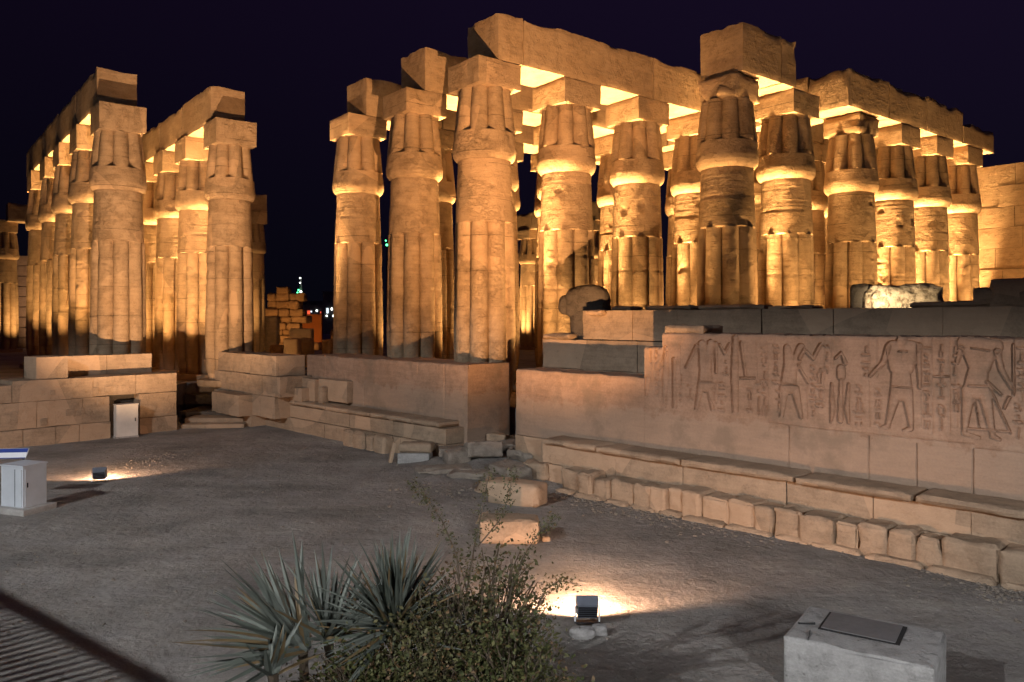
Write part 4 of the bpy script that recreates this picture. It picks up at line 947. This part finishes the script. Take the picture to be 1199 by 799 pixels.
# ------------------------------------------------------------ plants
def agave(loc, n, L, label, w=.085, lean=(0, 0), seed=0, spread=(8, 82), az=None, curl=1.0, mat='agave'):
    rr = random.Random(seed); mb = MB()
    for i in range(n):
        a = rr.uniform(*(az or (0, 2*math.pi))); el = R(90-rr.uniform(*spread)); l = L*rr.uniform(.75, 1.1); wd = w*rr.uniform(.75, 1.1)
        m = 9; V = []; Fc = []; p = Vector((rr.uniform(-.06, .06), rr.uniform(-.06, .06), .05)); cur = rr.uniform(-.015, .05)*curl
        for k in range(m+1):
            t = k/m; dr = Vector((math.cos(a)*math.cos(el), math.sin(a)*math.cos(el), math.sin(el))); sd = Vector((-math.sin(a), math.cos(a), 0)); up = dr.cross(sd)*-1
            ww = wd*(.75+.5*math.sin(min(1, t*1.6)*math.pi*.5))*(1-t**2.2)*.5+.001; g = .3*ww
            for q, h in ((-1, g), (0, -.1*ww), (1, g)): V.append(tuple(p+sd*q*ww+up*h))
            for q, h in ((0, -.1*ww-.012*(1-t)),): V.append(tuple(p+up*h))
            p = p+dr*(l/m); el -= cur
        for k in range(m):
            b = k*4; c = b+4
            Fc += [(b, b+1, c+1, c), (b+1, b+2, c+2, c+1), (b+2, b+3, c+3, c+2), (b+3, b, c, c+3)]
        mb.add(V, Fc)
    r = mb.build('agave_plant', M[mat], loc=loc, angle=30); tag(r, label, 'agave', 'spiky agave plants'); return r
def pz(px, py, Z): x, y, z = at(px, py, Z); return x, y, z
def agp(px, py, Z, n, L, label, **k):
    x, y, z = pz(px, py, Z); o = agave((x, y, 0), n, L, label, **k)
    # trunk height so that the rosette sits at the right level
    for v in o.data.vertices: v.co.z += z
    mb = MB(); tube(mb, [(0, 0, -.05), (0.02, .01, z*.5), (0, 0, z+.06)], [.07, .06, .06], 8); mb.build('stem', M['twig'], o)
    return o
agp(355, 765, 8.3, 75, 1.2, 'left spiky agave with long narrow leaves fanning left', seed=3, az=(R(100), R(235)), spread=(25, 105), w=.07)
agp(385, 752, 8.5, 44, .95, 'upright green agave behind the left fan', seed=11, az=(R(-60), R(240)), spread=(5, 80), w=.065)
agp(462, 742, 8.4, 190, 1.0, 'middle blue-grey agave rosette rising behind the round bush', seed=5, spread=(5, 98), w=.055)
agp(320, 795, 7.9, 16, .55, 'small agave rosette at the bottom edge', seed=8, spread=(10, 70), w=.07)

def shrub(label, c, size, nleaf, nst, seed, mat='leaf', leaf=.035, holes=.0, branches=(), name='leafy_shrub'):
    rr = random.Random(seed); r = empty(name, (c[0], c[1], 0)); tag(r, label, 'shrub', 'shrubs at the bottom of the view')
    st_ = MB(); lf_ = MB(); tips = []
    for i in range(nst):
        a = rr.uniform(0, 2*math.pi); q = rr.random()**.5; tx, ty = math.cos(a)*size[0]*q, math.sin(a)*size[1]*q; tz = c[2]+size[2]*(.35+.65*math.sqrt(max(0, 1-q*q))*rr.uniform(.75, 1.08))
        pts = [(0, 0, 0)]; n = 7
        for k in range(1, n+1):
            t = k/n; pts.append((tx*t**1.3+rr.gauss(0, .03), ty*t**1.3+rr.gauss(0, .03), tz*t+rr.gauss(0, .02)))
        tube(st_, pts, [.014*(1-.8*k/n)+.002 for k in range(n+1)], 4); tips.append(pts)
    for pts, rad in branches: tube(st_, pts, [rad*(1-.85*k/(len(pts)-1))+.0015 for k in range(len(pts))], 5)
    V = []; Fc = []
    def leaf_at(p, s):
        d = Vector((rr.gauss(0, 1), rr.gauss(0, 1), rr.gauss(.3, .8))).normalized(); sd = d.cross(Vector((rr.gauss(0, 1), rr.gauss(0, 1), rr.gauss(0, 1)))).normalized()
        b = len(V); V.extend([tuple(p), tuple(p+d*s*.5+sd*s*.28), tuple(p+d*s), tuple(p+d*s*.5-sd*s*.28)]); Fc.append((b, b+1, b+2, b+3))
    for i in range(nleaf):
        pts = rr.choice(tips); t = rr.uniform(.35, 1.0)*(len(pts)-1); k = min(int(t), len(pts)-2); f = t-k
        p = Vector(pts[k])*(1-f)+Vector(pts[k+1])*f; sp = .10*(.5+t/len(pts)); p += Vector((rr.gauss(0, sp), rr.gauss(0, sp), rr.gauss(0, sp*.8)))
        if vn(np.array([p.x*4.6, p.y*4.6, p.z*4.6])+seed, 3) < holes-.5: continue
        leaf_at(p, leaf*rr.choice([.5, .7, .9, 1.1, 1.5, 1.9]))
    for pts, rad in branches:
        for i in range(int(60*len(pts))):
            t = rr.uniform(.2, 1)*(len(pts)-1); k = min(int(t), len(pts)-2); f = t-k; p = Vector(pts[k])*(1-f)+Vector(pts[k+1])*f; p += Vector((rr.gauss(0, .045), rr.gauss(0, .045), rr.gauss(0, .045))); leaf_at(p, leaf*rr.uniform(.6, 1.2))
    lf_.add(V, Fc); lf_.build('foliage', M[mat], r, smooth=False); st_.build('stems', M['twig'], r); return r
cx, cyy = (432-600)/F*8.0, 8.0
shrub('round dense green bush in front of the agaves', (cx, cyy, .0), (.80, .6, .90), 13000, 90, 21, 'leaf', .036, holes=.27)
cx2 = (568-600)/F*8.5
def br(pxs, Z, ox): return [((px-600)/F*z-ox, z-8.5, CAMZ+(HZ-py)/F*z) for (px, py), z in zip(pxs, Z)]
B1 = br([(548, 770), (546, 700), (556, 640), (566, 590), (574, 552)], [8.5, 8.55, 8.6, 8.65, 8.7], cx2)
B2_ = br([(590, 740), (600, 690), (612, 655), (632, 622), (655, 605)], [8.5]*5, cx2)
B3 = br([(540, 700), (535, 650), (518, 610), (500, 585), (482, 566)], [8.5]*5, cx2)
B4 = br([(600, 760), (625, 720), (640, 690), (655, 680), (676, 684)], [8.4]*5, cx2)
B5 = br([(560, 640), (585, 610), (598, 575), (600, 548)], [8.6]*4, cx2)
shrub('taller sparse bush with thin arching twigs beside the near floodlight', (cx2, 8.5, 0), (.80, .6, 1.80), 9000, 85, 33, 'leaf_dry', .040, holes=.42, branches=[(B1, .012), (B2_, .010), (B3, .010), (B4, .010), (B5, .007)])
cx3 = (505-600)/F*8.2
shrub('olive green bush filling the space between the other two', (cx3, 8.2, 0), (.6, .5, 1.45), 10000, 50, 44, 'leaf_dry', .036, holes=.3)
cx4 = (600-600)/F*7.9
shrub('low dark bush at the bottom edge right of the round bush', (cx4, 7.9, 0), (.7, .45, 1.15), 10000, 40, 55, 'leaf', .034, holes=.2)
